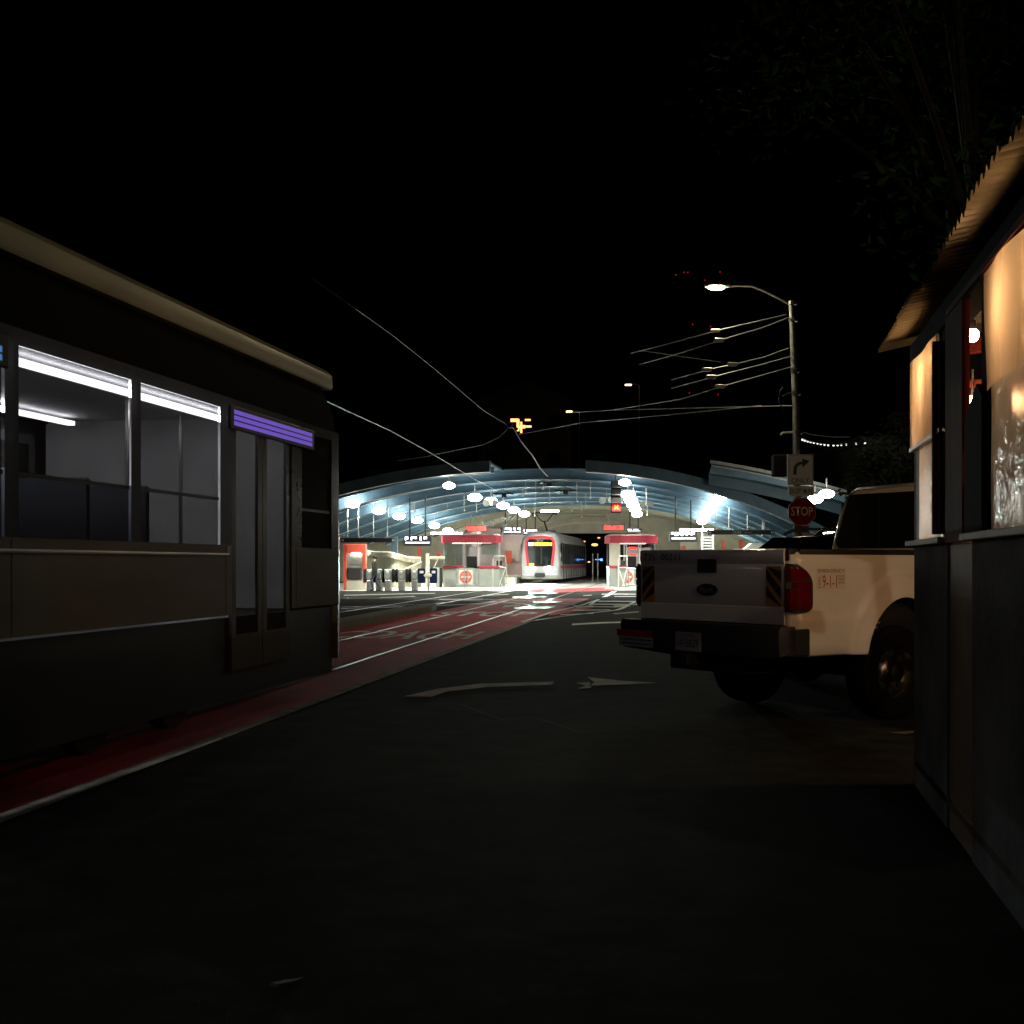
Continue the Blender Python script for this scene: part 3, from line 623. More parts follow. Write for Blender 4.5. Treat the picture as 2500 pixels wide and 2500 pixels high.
# white curved sculpture-like shell on the right
sh = thing('curved_bench_shell', 'white rounded shell shape standing right of the red posters', 'seat', tuple(at(1840, 1375, 84)*1)[:2]+(0,))
MB().prism([(-.9, 0), (-.75, 1.2), (-.95, 1.75), (-.75, 2.2), (-.2, 2.62), (.3, 2.66), (.75, 2.4), (.8, 2.0), (.7, 1.8), (.85, 1.2), (.9, 0)], 'y', -.5, .5).out('shell', 'signwhite', sh, True)
bb = MB(); bb.tube([(-.8, -.55, 1.85), (0, -.6, 2.0), (.75, -.55, 1.95)], .07); bb.out('rim', 'cream', sh)
# dark louvre / stair opening
sl = thing('louvre_screen', 'dark ladder-like louvre screen beside the hanging display', 'screen', tuple(at(1727, 1375, 88))[:2]+(0,))
bb = MB(); bb.box(-.3, .3, 0, .1, 0, 3.3); bb.out('back', 'black', sl); bb = MB()
for i in range(16): bb.box(-.28, .28, -.06, -.01, .2+i*.19, .27+i*.19)
bb.out('slats', 'galv', sl); bb = MB(); bb.box(-.42, -.31, -.1, .1, 0, 3.4); bb.box(.31, .42, -.1, .1, 0, 3.4); bb.out('jamb', 'trim', sl)

# hanging sign beams
def beam(label, px0, px1, py, Y, txt):
    a, c = at(px0, py, Y), at(px1, py, Y); t = thing('sign_beam', label, 'sign', tuple((a+c)/2), 0, 'hanging sign beams'); hw = (c.x-a.x)/2
    bb = MB(); bb.box(-hw, hw, -.1, .1, -.1, .1); bb.out('bar', 'black', t)
    bb = MB(); bb.box(-hw, hw, -.12, .12, .1, .13); bb.out('top_edge', 'galv', t)
    zt = 1.2
    for x in (-hw*.75, -hw*.35, hw*.2, hw*.7):
        zt = arch_z(U(1250+(t.location.x+x)/Y*F, Y))-.65-t.location.z
        bb = MB(); bb.cyl((x, 0, .1), (x, 0, max(.4, zt)), .025, n=6); bb.out('rod', 'galv', t)
    if txt:
        text('MUNI', 'signwhite', t, .36, .1, wall_text(-hw*.12, -.105, 0), 'lettering'); text('West Portal', 'signdull', t, .34, .06, wall_text(hw*.2, -.105, 0), 'lettering')
    for x in (-hw+.1, hw-.1):
        bb = MB(); bb.box(x-.05, x-.015, -.11, -.1, -.05, .05); bb.box(x+.015, x+.05, -.11, -.1, -.05, .05); bb.out('end_mark', 'signwhite', t)
beam('long dark sign beam reading MUNI hanging over the right platform', 1727, 1890, 1300, 60, True)
beam('long dark sign beam hanging over the orange ticket machine', 832, 966, 1319, 60, False)
# displays
def display(label, px0, px1, py0, py1, Y, seed=0):
    a, c = at(px0, py1, Y), at(px1, py0, Y); t = thing('departure_display', label, 'screen', tuple((a+c)/2), 0, 'departure displays')
    hw, hh = (c.x-a.x)/2, (c.z-a.z)/2; rnd = random.Random(seed)
    bb = MB(); bb.box(-hw, hw, -.08, .12, -hh, hh, bev=.02); bb.out('casing', 'black', t)
    bb = MB(); x = -hw*.88
    while x < hw*.75:
        wd = rnd.uniform(.05, .1); h2 = hh*rnd.uniform(.35, .75)
        if rnd.random() > .12: bb.box(x, x+wd, -.09, -.082, hh*.82-h2, hh*.82)
        x += wd+.025
    bb.box(-hw*.85, hw*.85, -.09, -.082, -hh*.45, -hh*.25); bb.out('bright_rows', 'ledwhite', t)
    for x in (-hw*.55, hw*.55):
        zt = arch_z(U(1250+(t.location.x+x)/Y*F, Y))-.65-t.location.z
        bb = MB(); bb.cyl((x, .03, hh), (x, .03, max(.5, zt)), .035, n=8); bb.out('hanger', 'black', t)
display('dark departure display with white rows hanging above the fare gates', 985, 1054, 1308, 1333, 62, 1)
display('small departure display hanging left of the far tram', 1222, 1275, 1287, 1305, 84, 2)
display('small bright departure display partly above the far tram roof', 1276, 1316, 1292, 1306, 88, 3)
display('departure display hanging right of the signal over the right platform', 1634, 1702, 1297, 1323, 62, 4)
display('tiny departure display just above the right kiosk roof', 1530, 1566, 1291, 1299, 92, 5)
# red crossed signal
sg = thing('tram_signal', 'tall black tram signal showing a red cross', 'signal', tuple(at(1504, 1213, 58)))
bb = MB(); bb.box(-.23, .23, -.12, .12, -.7, .7, bev=.03); bb.out('housing', 'matt', sg)
bb = MB(); bb.box(-.19, .19, -.16, -.125, -.64, -.3); bb.out('lens', emit('dimred', (.6, .01, .01), 1.0), sg)
bb = MB()
for a in (45, -45): bb.box(-.115, .115, -.185, -.17, -.5, -.44, rot=Matrix.Rotation(math.radians(a), 3, 'Y'))
bb.out('cross', 'ledredx', sg); bb = MB()
for z in (-.28, .07, .4): bb.box(-.22, .22, -.3, -.13, z, z+.02)
bb.out('visor', 'black', sg); bb = MB(); bb.cyl((0, .05, .7), (0, .05, 1.3), .04, n=8); bb.out('hanger', 'black', sg)
# red LED boards above the kiosks
for px, py, Y, lb in ((1163, 1290, 72, 'glowing red text board above the left kiosk'), (1499, 1288, 74, 'glowing red text board above the right kiosk')):
    t = thing('led_board', lb, 'sign', tuple(at(px, py, Y)), 0, 'red text boards')
    bb = MB(); bb.box(-.62, .62, -.06, .1, -.17, .17, bev=.02); bb.out('casing', 'black', t)
    bb = MB(); x = -.57; rnd = random.Random(px)
    while x < .52:
        for r in range(4):
            if rnd.random() > .12: bb.box(x, x+.05, -.07, -.062, -.13+r*.066, -.075+r*.066)
        x += .058
    bb.out('dots', 'ledred', t); bb = MB(); bb.cyl((-.3, 0, .17), (-.3, 0, .8), .02, n=6); bb.cyl((.3, 0, .17), (.3, 0, .8), .02, n=6); bb.out('hanger', 'galv', t)
# station cameras / speakers on an arm by the left kiosk
ca = thing('equipment_arm', 'slanting metal arm with speakers beside the red text board', 'bracket', tuple(at(1235, 1283, 80)))
bb = MB(); bb.tube([(.5, 0, .6), (0, 0, .1), (-.35, 0, -.9)], .06); bb.tube([(.7, 0, .62), (.2, 0, .62)], .04); bb.out('arm', 'galv', ca)
bb = MB(); bb.box(-1.3, -.75, -.2, .2, -.05, .3, bev=.03); bb.out('speaker', 'galv', ca); bb = MB(); bb.ball((-.1, -.1, .4), .1); bb.ball((.2, -.1, .75), .1); bb.out('dome', 'signwhite', ca, True)

# ================================================================ KIOSKS
def kiosk(label, u, v, hw, seed, lb2):
    c = P(u, v); t = thing('agent_kiosk', label, 'kiosk', tuple(c), 0, 'glass agent kiosks'); d = 2.2
    bb = MB(); bb.box(-hw, -.42, 0, d, 0, 1.05, bev=.04); bb.box(.42, hw, 0, d, 0, 1.05, bev=.04); bb.box(-.42, .42, .1, d, 0, 1.05); bb.out('base', 'greygreen', t)
    bb = MB(); bb.box(-hw-.03, -.44, -.06, d, 1.05, 1.2, bev=.03); bb.box(.44, hw+.03, -.06, d, 1.05, 1.2, bev=.03); bb.out('counter', 'kred', t)
    bb = MB()
    for x in (-hw+.04, -.48, -.36, .36, .48, hw-.04): bb.box(x-.03, x+.03, .02, .08, 1.2, 2.52)
    for x in (-hw+.04, hw-.04): bb.box(x-.03, x+.03, d-.08, d-.02, 1.2, 2.52)
    bb.out('mullion', 'alu', t)
    for a, b_ in ((-hw+.07, -.51), (-.33, .33), (.51, hw-.07)):
        bb = MB(); bb.box(a, b_, .04, .06, 1.2, 2.52); bb.out('window', 'pane', t)
    for x in (-hw+.02, hw-.02):
        bb = MB(); bb.box(x-.01, x+.01, .1, d-.1, 1.2, 2.52); bb.out('window', 'pane', t)
    pts = [(-hw-.12, .2), (-hw, -.1), (-.3, -.22), (.5, -.26), (hw-.2, -.15), (hw+.12, .2), (hw+.12, d), (-hw-.12, d)]
    bb = MB(); bb.prism(pts, 'z', 2.52, 2.95); bb.out('fascia', 'kred', t, True)
    bb = MB(); bb.prism([(x*.92, y+.05) for x, y in pts], 'z', 2.955, 3.02); bb.out('roof', 'beige', t)
    bb = MB(); bb.box(-.3, .3, .8, 1.0, 1.1, 1.75, bev=.05); bb.box(-.6, .9, .7, 1.2, 1.05, 1.12); bb.out('desk', 'plastic', t)
    bb = MB(); bb.box(-hw+.5, hw-.5, .9, 1.3, 2.49, 2.515); bb.out('ceiling_light', 'tubedim', t)
    bb = MB(); bb.box(-.2, hw-.1, d-.1, d-.05, 1.2, 2.3); bb.out('rear_panel', 'inner', t)
    return t
k1 = kiosk('left agent kiosk with rounded red fascia behind the round do not enter sign', -10.95, 75, 1.62, 1, '')
bb = MB(); bb.box(-1.05, -.55, .3, .33, 1.9, 2.45); bb.out('notice', 'inner', k1)
bb = MB(); bb.box(.6, 1.4, .12, .15, 1.85, 2.5); bb.out('notice', 'beige', k1)
k2 = kiosk('right agent kiosk with red fascia beside the truck tailgate', -1.75, 76, 1.35, 2, '')
bb = MB(); bb.box(-1.33, -.72, -.08, .5, 1.2, 2.9, bev=.05); bb.out('corner_pillar', 'beige', k2)
bb = MB(); bb.box(-.2, .25, .1, .14, 2.15, 2.3); bb.box(-.2, .25, .1, .14, 1.8, 1.92); bb.out('painted_red_reflection', 'ledred', k2)  # glowing bars put in as a red reflection in the kiosk window
# white hand railings beside kiosks
def railing(label, px, Y, w_, flip=1):
    c = at(px, 1375, Y); t = thing('ramp_railing', label, 'railing', (c.x, c.y, 0), 0, 'white tubular ramp railings')
    bb = MB(); bb.tube([(-w_, 0, 0), (-w_, 0, 1.55), (-w_*.8, 0, 1.75), (w_*.7, 0, 1.75), (w_*.75, 0, 1.6), (w_*.85, .3, .9), (w_, .5, 0)], .035)
    bb.tube([(-w_, 0, 1.1), (w_*.8, .2, 1.1)], .03); bb.tube([(-w_*.2, 0, 0), (w_*.75, .2, 1.1)], .03); bb.tube([(-w_, .1, 1.1), (w_*.3, 0, 0)], .03); bb.out('tube_frame', 'signwhite', t)
    bb = MB(); bb.box(-w_*.5, w_*.3, .05, .25, 1.2, 1.5, bev=.02); bb.out('reader', 'plastic', t)
    bb = MB(); bb.box(-w_+.02, w_*.7, .3, .35, .0, 1.02); bb.out('infill', 'greygreen', t)
railing('white railing with a dark card reader right of the left kiosk', 1221, 75, .42)
railing('white railing at the left side of the right kiosk behind the sign', 1522, 73, .28)
# do not enter barriers
def barrier(label, px, Y, gx=1):
    c = at(px, 1375, Y); t = thing('entry_barrier', label, 'barrier', (c.x, c.y, 0), 0, 'do not enter barriers')
    bb = MB(); w_ = .52
    bb.tube([(-w_, 0, .05), (-w_, 0, 1.0), (-w_+.06, 0, 1.06), (w_-.06, 0, 1.06), (w_, 0, 1.0), (w_, 0, .05)], .03); bb.tube([(-w_, 0, .15), (w_, 0, .15)], .025)
    bb.tube([(-w_, 0, .8), (-.4, 0, .8)], .02); bb.tube([(w_, 0, .8), (.4, 0, .8)], .02); bb.out('frame', 'alu', t)
    bb = MB(); bb.box(-.38, .38, -.02, .0, .18, .98); bb.out('board', 'signwhite', t)
    bb = MB(); bb.cyl((0, -.022, .58), (0, -.03, .58), .35, n=28); d = bb.out('red_disc', 'ored', t)
    bb = MB(); bb.box(-.26, .26, -.04, -.031, .52, .64); bb.out('white_bar', 'signwhite', d)
    text('DO NOT', 'signwhite', d, .38, .11, wall_text(0, -.04, .74)); text('ENTER', 'signwhite', d, .34, .11, wall_text(0, -.04, .41))
    bb = MB(); bb.cyl((-.07, -.12, 0), (-.07, -.12, 1.15), .025, n=8); bb.cyl((.1, -.12, 0), (.1, -.12, 1.0), .025, n=8); bb.out('latch_post', 'galv', t)
barrier('do not enter barrier with round red sign in front of the left kiosk', 1137, 73.4)
barrier('do not enter barrier half hidden behind the truck tailgate', 1530, 73.4)
# equipment between gates and kiosk
for px, w_, lb in ((1069, .12, 'slim grey cabinet at the left edge of the kiosk'), (1076, .09, 'narrow dark post against the left kiosk')):
    c = at(px, 1375, 74); bb = MB(); bb.box(-w_, w_, -.1, .1, 0, 1.1, bev=.02); o = bb.out('service_post', 'greygreen' if w_ > .1 else 'plastic'); o.location = (c.x, c.y, 0); tag(o, lb, 'post')
# ================================================================ FARE GATES
def gate(label, px, Y, wide=False):
    c = at(px, 1375, Y); t = thing('fare_gate', label, 'gate', (c.x, c.y, 0), 0, 'fare gates')
    bb = MB(); bb.box(-.13, .13, -.5, .5, 0, .55, bev=.03); bb.out('pedestal', 'alu', t)
    bb = MB(); bb.box(-.15, .15, -.55, .55, .55, 1.05, bev=.06); bb.out('cabinet', 'galv', t)
    for sx in (-1, 1):
        a = sx*.17; e = sx*(.42 if wide else .34)
        bb = MB(); bb.prism([(a, .42), (e-sx*.06, .40), (e, .48), (e, 1.0), (e-sx*.06, 1.08), (a, 1.06)], 'y', -.02, .02); bb.out('paddle', 'plastic', t)
    bb = MB(); bb.ball((0, -.52, .92), .1, .06, .09); bb.out('reader', 'signwhite', t, True)
for i, px in enumerate((904, 926, 948, 981, 1013)):
    gate(f'steel fare gate with black paddles, {ORD[i]} counting from the orange ticket machine', px, 63.5+.15*i)
acc = thing('wide_fare_gate', 'wide dark accessible gate with small white notices next to the kiosk', 'gate', tuple(at(1044, 1375, 64))[:2]+(0,))
for x, d in ((-.28, -.02), (.3, .02)):
    bb = MB(); bb.box(x-.2, x+.17, -.03+d, .03+d, .38, 1.1, bev=.05); pd = bb.out('paddle', 'navy', acc)
    bb = MB(); bb.box(x-.1, x+.08, -.06+d, -.035+d, .86, .98); bb.out('notice', 'signwhite', pd)
bb = MB(); bb.box(.0, .08, -.08, .08, 0, .9); bb.out('post', 'galv', acc); bb = MB(); bb.tube([(.3, 0, 1.1), (.5, 0, 1.55)], .03); bb.out('bar', 'signwhite', acc)
bb = MB(); bb.ball((.02, -.1, .75), .2, .08, .12); bb.out('validator', 'beige', acc, True)
# ticket machine
tm = thing('ticket_machine', 'orange red framed ticket machine with dark screen and white notice', 'ticket machine', tuple(at(866, 1375, 66))[:2]+(0,))
bb = MB(); bb.box(-.56, -.4, -.1, .5, 0, 2.3, bev=.02); bb.box(.4, .56, -.1, .5, .95, 2.3, bev=.02); bb.box(-.4, .4, -.12, .5, 1.86, 2.3, bev=.02); bb.out('frame', 'ored', tm)
bb = MB(); bb.box(-.4, .4, 0, .5, .5, 1.86); bb.out('cabinet', 'greygreen', tm); bb = MB(); bb.box(-.4, .56, -.04, .5, 0, .5); bb.out('plinth', 'beige', tm)
bb = MB(); bb.box(-.36, .36, -.25, 0, .55, 1.15, bev=.06); bb.out('console', 'plastic', tm); bb = MB(); bb.box(-.2, .2, -.02, -.01, 1.3, 1.7); bb.out('screen', 'galv', tm)
bb = MB(); bb.box(-.15, .3, -.14, -.125, 1.81, 1.845); bb.out('strip_light', 'tubew', tm); bb = MB(); bb.box(.42, .56, -.06, -.045, .35, .8); bb.out('red_label', 'ored', tm)
bb = MB(); c = at(905, 1375, 66.5); bb.box(c.x-.35, c.x+.3, 66.4, 66.7, .1, .42, bev=.03); tag(bb.out('bin', 'pinkgrey'), 'low pink and white box beside the ticket machine', 'box')

# ================================================================ PEOPLE
def person(label, loc, rz, pose, mats, h=1.72):
    # joints: (x right, y forward, z) in metres for a 1.72 m adult
    J, E, Rr = pose
    me = bpy.data.meshes.new('person'); me.from_pydata(J, E, []); o = bpy.data.objects.new('person_tmp', me); COL.objects.link(o)
    md = o.modifiers.new('s', 'SKIN'); md.use_smooth_shade = True
    o.modifiers.new('d', 'SUBSURF').levels = 1
    for i, r in enumerate(Rr): me.skin_vertices[0].data[i].radius = r
    me.skin_vertices[0].data[0].use_root = True
    bpy.context.view_layer.update()
    m2 = bpy.data.meshes.new_from_object(o.evaluated_get(bpy.context.evaluated_depsgraph_get())); bpy.data.objects.remove(o)
    m2.name = 'person'; m2.materials.clear()
    for k in mats: m2.materials.append(K[k])
    for p in m2.polygons:
        z = p.center.z; x = abs(p.center.x)
        p.material_index = 0 if z > 1.47 else (2 if z < .88 and x < .26 and not (z > .72 and x > .2) else 1)
        p.use_smooth = True
    b_ = bpy.data.objects.new('person', m2); COL.objects.link(b_); b_.location = loc; b_.rotation_euler = (0, 0, rz); s = h/1.72; b_.scale = (s, s, s)
    bb = MB(); bb.ball((0, -.015, 1.645), .1, .115, .1, 14, 10); bb.out('hair', 'hair', b_, True)
    bb = MB(); bb.ball((-.035, .105, 1.615), .012, .008, .008); bb.ball((.035, .105, 1.615), .012, .008, .008); bb.out('eyes', 'ink', b_)
    bb = MB(); bb.ball((0, .115, 1.58), .014, .022, .022); bb.out('nose', 'skin', b_, True)
    return tag(b_, label, 'person')
J = [(0, 0, .95), (0, .01, 1.15), (0, 0, 1.38), (0, .01, 1.49), (0, .015, 1.6), (0, .02, 1.68),
     (-.1, 0, .9), (-.11, .12, .5), (-.11, .03, .1), (-.11, .2, .04), (.1, 0, .9), (.11, -.02, .5), (.11, -.28, .14), (.11, -.16, .03),
     (-.18, 0, 1.38), (-.24, -.08, 1.1), (-.22, .02, .86), (-.22, .05, .78), (.18, 0, 1.38), (.24, .06, 1.1), (.24, .2, .88), (.24, .24, .81)]
E = [(0, 1), (1, 2), (2, 3), (3, 4), (4, 5), (0, 6), (6, 7), (7, 8), (8, 9), (0, 10), (10, 11), (11, 12), (12, 13), (2, 14), (14, 15), (15, 16), (16, 17), (2, 18), (18, 19), (19, 20), (20, 21)]
Rr = [(.16, .12), (.15, .11), (.17, .11), (.055, .055), (.085, .1), (.07, .08), (.09, .09), (.062, .062), (.045, .045), (.045, .03), (.09, .09), (.062, .062), (.045, .045), (.045, .03),
      (.07, .06), (.048, .048), (.035, .035), (.035, .02), (.07, .06), (.048, .048), (.035, .035), (.035, .02)]
c = at(915, 1375, 62.6)
person('person in dark coat walking past the fare gates', (c.x, c.y, .0), math.radians(70), (J, E, Rr), ('skin', 'jacket', 'jeans'), 1.7)
# ================================================================ STREET LAMP WITH SIGNS
YS = 34.0
pb = at(1948, 1375, YS)
sl_ = thing('street_lamp', 'tall pole with a curved arm and glowing street lamp above the road signs', 'street lamp', (pb.x, pb.y, 0))
def lp(px, py): q = at(px, py, YS); return (q.x-pb.x, 0, q.z)
bb = MB(); bb.tube([(0, 0, 0), lp(1946, 1200), lp(1943, 1000), lp(1937, 860), lp(1932, 735)], [.12, .1, .09, .08, .07], 12); bb.out('pole', 'poledark', sl_, True)
bb = MB(); bb.tube([lp(1932, 745), lp(1905, 730), lp(1870, 712), lp(1835, 698), lp(1800, 697), lp(1775, 699)], .035); bb.out('arm', 'galv', sl_, True)
q = lp(1752, 699)
bl = thing('street_lamp', 'street lamp added out of view behind the viewer on the pavement side', 'street lamp', (16, -14, 0), 0)  # added lamp out of view, lights the road signs and tram side
MB().tube([(0, 0, 0), (0, 0, 8.2)], [.12, .07], 12).out('pole', 'galv', bl, True)
MB().tube([(0, 0, 8.0), (-.6, 0, 8.5), (-1.6, 0, 8.7), (-2.0, 0, 8.68)], .035).out('arm', 'galv', bl, True)
bh = MB().box(-2.6, -1.95, -.16, .16, 8.66, 8.78, bev=.05).out('lamp_head', 'galv', bl, True)
MB().ball((-2.3, 0, 8.64), .22, .13, .07, 12, 6).out('lens', emit('added_lens_rear', (1, 0.8, 0.54), REAR), bh, True)
bb = MB(); bb.box(q[0]-.34, q[0]+.32, -.16, .16, q[2]-.02, q[2]+.1, bev=.05); lh = bb.out('lamp_head', 'galv', sl_, True)
bb = MB(); bb.ball((q[0]-.04, 0, q[2]-.03), .22, .13, .06, 12, 6); bb.out('lens', 'streetlens', lh, True)
for y_ in (740, 780, 905, 960, 1055):
    r_ = lp(1935+(y_-740)*.04, y_); bb = MB(); bb.cyl((r_[0], 0, r_[2]-.05), (r_[0], 0, r_[2]+.05), .12, n=10); bb.out('clamp', 'black', sl_)
bb = MB(); a = lp(1946, 1055); c_ = lp(1910, 1057); bb.tube([a, c_, lp(1906, 1062)], .03); bb.out('bracket', 'galv', sl_)
bb = MB(); bb.tube([lp(1942, 955), lp(1920, 962), lp(1911, 966)], .015); bb.tube([lp(1911, 945), lp(1904, 955), lp(1901, 975), lp(1906, 992), lp(1916, 1003)], .02); bb.out('loop', 'black', sl_)
def board(name, label, px0, px1, py0, py1, m='signwhite2', cat='sign'):
    a, c = at(px0, py1, YS-.16), at(px1, py0, YS-.16); t = thing(name, label, cat, tuple((a+c)/2)); hw, hh = (c.x-a.x)/2, (c.z-a.z)/2
    bb = MB(); bb.box(-hw, hw, 0, .02, -hh, hh, bev=.0); bb.out('plate', m, t); return t, hw, hh
t, hw, hh = board('right_turn_sign', 'white right turn only sign with bent black arrow on the lamp pole', 1922, 1986, 1109, 1184)
bb = MB(); e = .012
for a_, b_, c2, d_ in ((-hw+e, hw-e, hh-2*e, hh-e), (-hw+e, hw-e, -hh+e, -hh+2*e)): bb.box(a_, b_, -.006, -.001, c2, d_)
for a_ in (-hw+e, hw-2*e): bb.box(a_, a_+e, -.006, -.001, -hh+2*e, hh-2*e)
bb.out('border', 'ink', t)
bb = MB(); arc = [(-.14, -.13), (-.14, .0)]+[(-.14+.17*(1-math.cos(a)), .0+.17*math.sin(a)) for a in [i*PI/2/6 for i in range(1, 7)]]+[(.09, .17)]
for (x0, z0), (x1, z1) in zip(arc, arc[1:]):
    d = Vector((x1-x0, z1-z0)).normalized()*.042; bb.poly([(x0+d.y, -.004, z0-d.x), (x1+d.y, -.004, z1-d.x), (x1-d.y, -.004, z1+d.x), (x0-d.y, -.004, z0+d.x)])
bb.poly([(.05, -.0045, .29), (.05, -.0045, .05), (.24, -.0045, .22)]); bb.out('arrow', 'ink', t)
text('ONLY', 'ink', t, .46, .115, wall_text(0, -.004, -.28))
t, hw, hh = board('exception_sign', 'small white EXCEPT plate between the turn sign and the stop sign', 1924, 1987, 1187, 1211)
text('EXCEPT MUNI', 'ink', t, .57, .13, wall_text(0, -.004, 0), bold=.01)
t = thing('stop_sign', 'red octagonal STOP sign below the white plates on the lamp pole', 'sign', tuple(at(1958, 1249, YS-.16)))
def octo(r): return [(r*math.cos(PI/8+i*PI/4), r*math.sin(PI/8+i*PI/4)) for i in range(8)]
MB().prism(octo(.385), 'y', 0, .02).out('rim', 'signdull', t); MB().prism(octo(.365), 'y', -.006, -.001).out('plate', 'signred', t)
text('STOP', 'signwhite2', t, .56, .23, wall_text(0, -.01, .01), bold=.005)
t, hw, hh = board('all_way_sign', 'small red ALL WAY plate right under the stop sign', 1940, 1976, 1284, 1300, 'signred'); text('ALL WAY', 'signdull', t, .3, .1, wall_text(0, -.004, 0))
# dark cabinet on the pole behind the signs
bb = MB(); p = at(1903, 1136, YS+.6); bb.box(p.x-.18, p.x+.3, p.y-.1, p.y+.2, p.z-.3, p.z+.28, bev=.03)
tag(bb.out('signal_box', 'matt'), 'black back of a signal box left of the right turn sign', 'signal')

# ================================================================ OVERHEAD WIRES
def wire(label, pts, r=.012, sag=0.0, m='galv', ins=None, n=14):
    pts = [at(*p) for p in pts]; out = []
    for a, c in zip(pts, pts[1:]):
        for i in range(n):
            t = i/n; q = a.lerp(c, t); q.z -= sag*4*t*(1-t); out.append(q)
    out.append(pts[-1])
    t = thing('overhead_wire', label, 'wire', (0, 0, 0), 0, 'overhead wires')
    bb = MB(); bb.tube(out, r, 5); bb.out('cable', m, t)
    if ins:
        for (px, py, Y) in ins:
            q = at(px, py, Y); bb = MB(); bb.box(q.x-.14, q.x+.1, q.y-.05, q.y+.05, q.z-.04, q.z+.05, bev=.02); bb.out('insulator', 'signwhite', t)
wire('highest span wire running left from the lamp pole, with one white insulator', [(1920, 768, 34), (1748, 808, 34), (1590, 850, 37), (1540, 862, 40)], .016, ins=[(1748, 808, 34)])
wire('second span wire from the lamp pole just below the top one', [(1925, 775, 34), (1865, 799, 33), (1757, 831, 31), (1640, 868, 34), (1560, 890, 38)], .015, ins=[(1757, 831, 31)])
wire('faint wire crossing under the second span wire', [(1560, 855, 40), (1660, 870, 40), (1760, 884, 40)], .012)
wire('span wire carrying two small insulators below the street lamp', [(1925, 850, 34), (1865, 872, 33), (1790, 890, 31), (1727, 903, 31), (1640, 927, 36)], .013, ins=[(1790, 890, 31), (1727, 903, 31)])
wire('span wire with a single insulator, fourth down from the street lamp', [(1930, 870, 34), (1860, 890, 33), (1738, 921, 31), (1640, 948, 36)], .013, ins=[(1738, 921, 31)])
wire('lowest span wire from the pole with a lone insulator', [(1935, 895, 34), (1890, 908, 33), (1760, 944, 31), (1660, 975, 35), (1500, 1000, 44)], .013, ins=[(1760, 944, 31)])
wire('long nearly level wire running left from the pole past the far lamps', [(1940, 990, 34), (1700, 996, 38), (1500, 1001, 44), (1380, 1008, 50)], .012)
wire('faint wire slanting below the long level one', [(1860, 990, 36), (1640, 1012, 40), (1420, 1032, 48), (1260, 1062, 55)], .012)
wire('long trolley wire slanting down from the dark sky above the near tram roof', [(868, 754, 22), (960, 820, 26), (1060, 900, 33), (1180, 1002, 45), (1232, 1034, 50)], .008)
lw_ = [o for o in bpy.data.objects if o.get('label', '').startswith('long trolley wire')][0]
MB().tube([at(760, 678, 19), at(868, 754, 22)], .008, 5).out('cable', 'matt', lw_)  # unlit end of the wire, its darkness put into a black colour
wire('trolley wire dropping from the crossing hanger to the canopy', [(1255, 1048, 50), (1272, 1078, 51), (1300, 1112, 53), (1318, 1142, 56), (1345, 1172, 62)], .022)
wire('curved pull-off wire bending left from the crossing hanger', [(1238, 1048, 50), (1218, 1068, 50), (1180, 1086, 48), (1120, 1098, 46), (1050, 1112, 44)], .014)
wire('trolley wire running over the left track into the canopy', [(640, 905, 22), (840, 1000, 30), (950, 1050, 37), (1062, 1112, 46), (1150, 1165, 56), (1215, 1200, 64)], .016)
wire('white-flecked cross wire above the left end of the canopy', [(970, 1125, 44), (1050, 1113, 45)], .014)
bb = MB(); q = at(1245, 1038, 50); bb.box(q.x-.35, q.x+.35, q.y-.06, q.y+.06, q.z-.04, q.z+.06, rot=Matrix.Rotation(math.radians(30), 3, 'Y')); bb.ball(q, .12)
tag(bb.out('wire_hanger', 'black'), 'black hanger where the trolley wires cross', 'hanger')
for px, py, Y, lb in ((1340, 1178, 58, 'dark wire clamp cluster above the far tram'), (1230, 1205, 60, 'dark wire clamp left of the far tram'), (1380, 1198, 60, 'small insulator frame hanging in front of the girders')):
    q = at(px, py, Y); t = thing('wire_clamp', lb, 'clamp', tuple(q), 0, 'wire clamps'); bb = MB()
    bb.box(-.5, .45, -.04, .04, -.03, .04); bb.tube([(-.35, 0, .04), (-.1, 0, .2), (.3, 0, .04)], .02); bb.box(-.1, .12, -.05, .05, -.18, -.03); bb.out('bars', 'black', t)
    bb = MB(); bb.cyl((0, 0, .15), (0, 0, max(.3, arch_z(U(px, Y))-.7-q.z)), .015, n=6); bb.out('rod', 'black', t)
for px, py, Y, lb in ((1195, 1228, 62, 'round pair of horn speakers by the left lamp row'), (1478, 1222, 62, 'pair of horn speakers left of the red signal'), (1575, 1232, 62, 'small hanging fitting right of the red signal lamps')):
    t = thing('horn_speaker', lb, 'speaker', tuple(at(px, py, Y)), 0, 'hanging speakers'); bb = MB()
    bb.cyl((-.15, -.15, 0), (-.15, .2, 0), .17, .08, n=10); bb.cyl((.25, -.15, .02), (.25, .2, .02), .15, .07, n=10); bb.out('horns', 'galv', t)
    bb = MB(); bb.cyl((.05, 0, .0), (.05, 0, .55), .02, n=6); bb.box(-.2, .3, -.02, .02, .1, .14); bb.out('stem', 'galv', t)
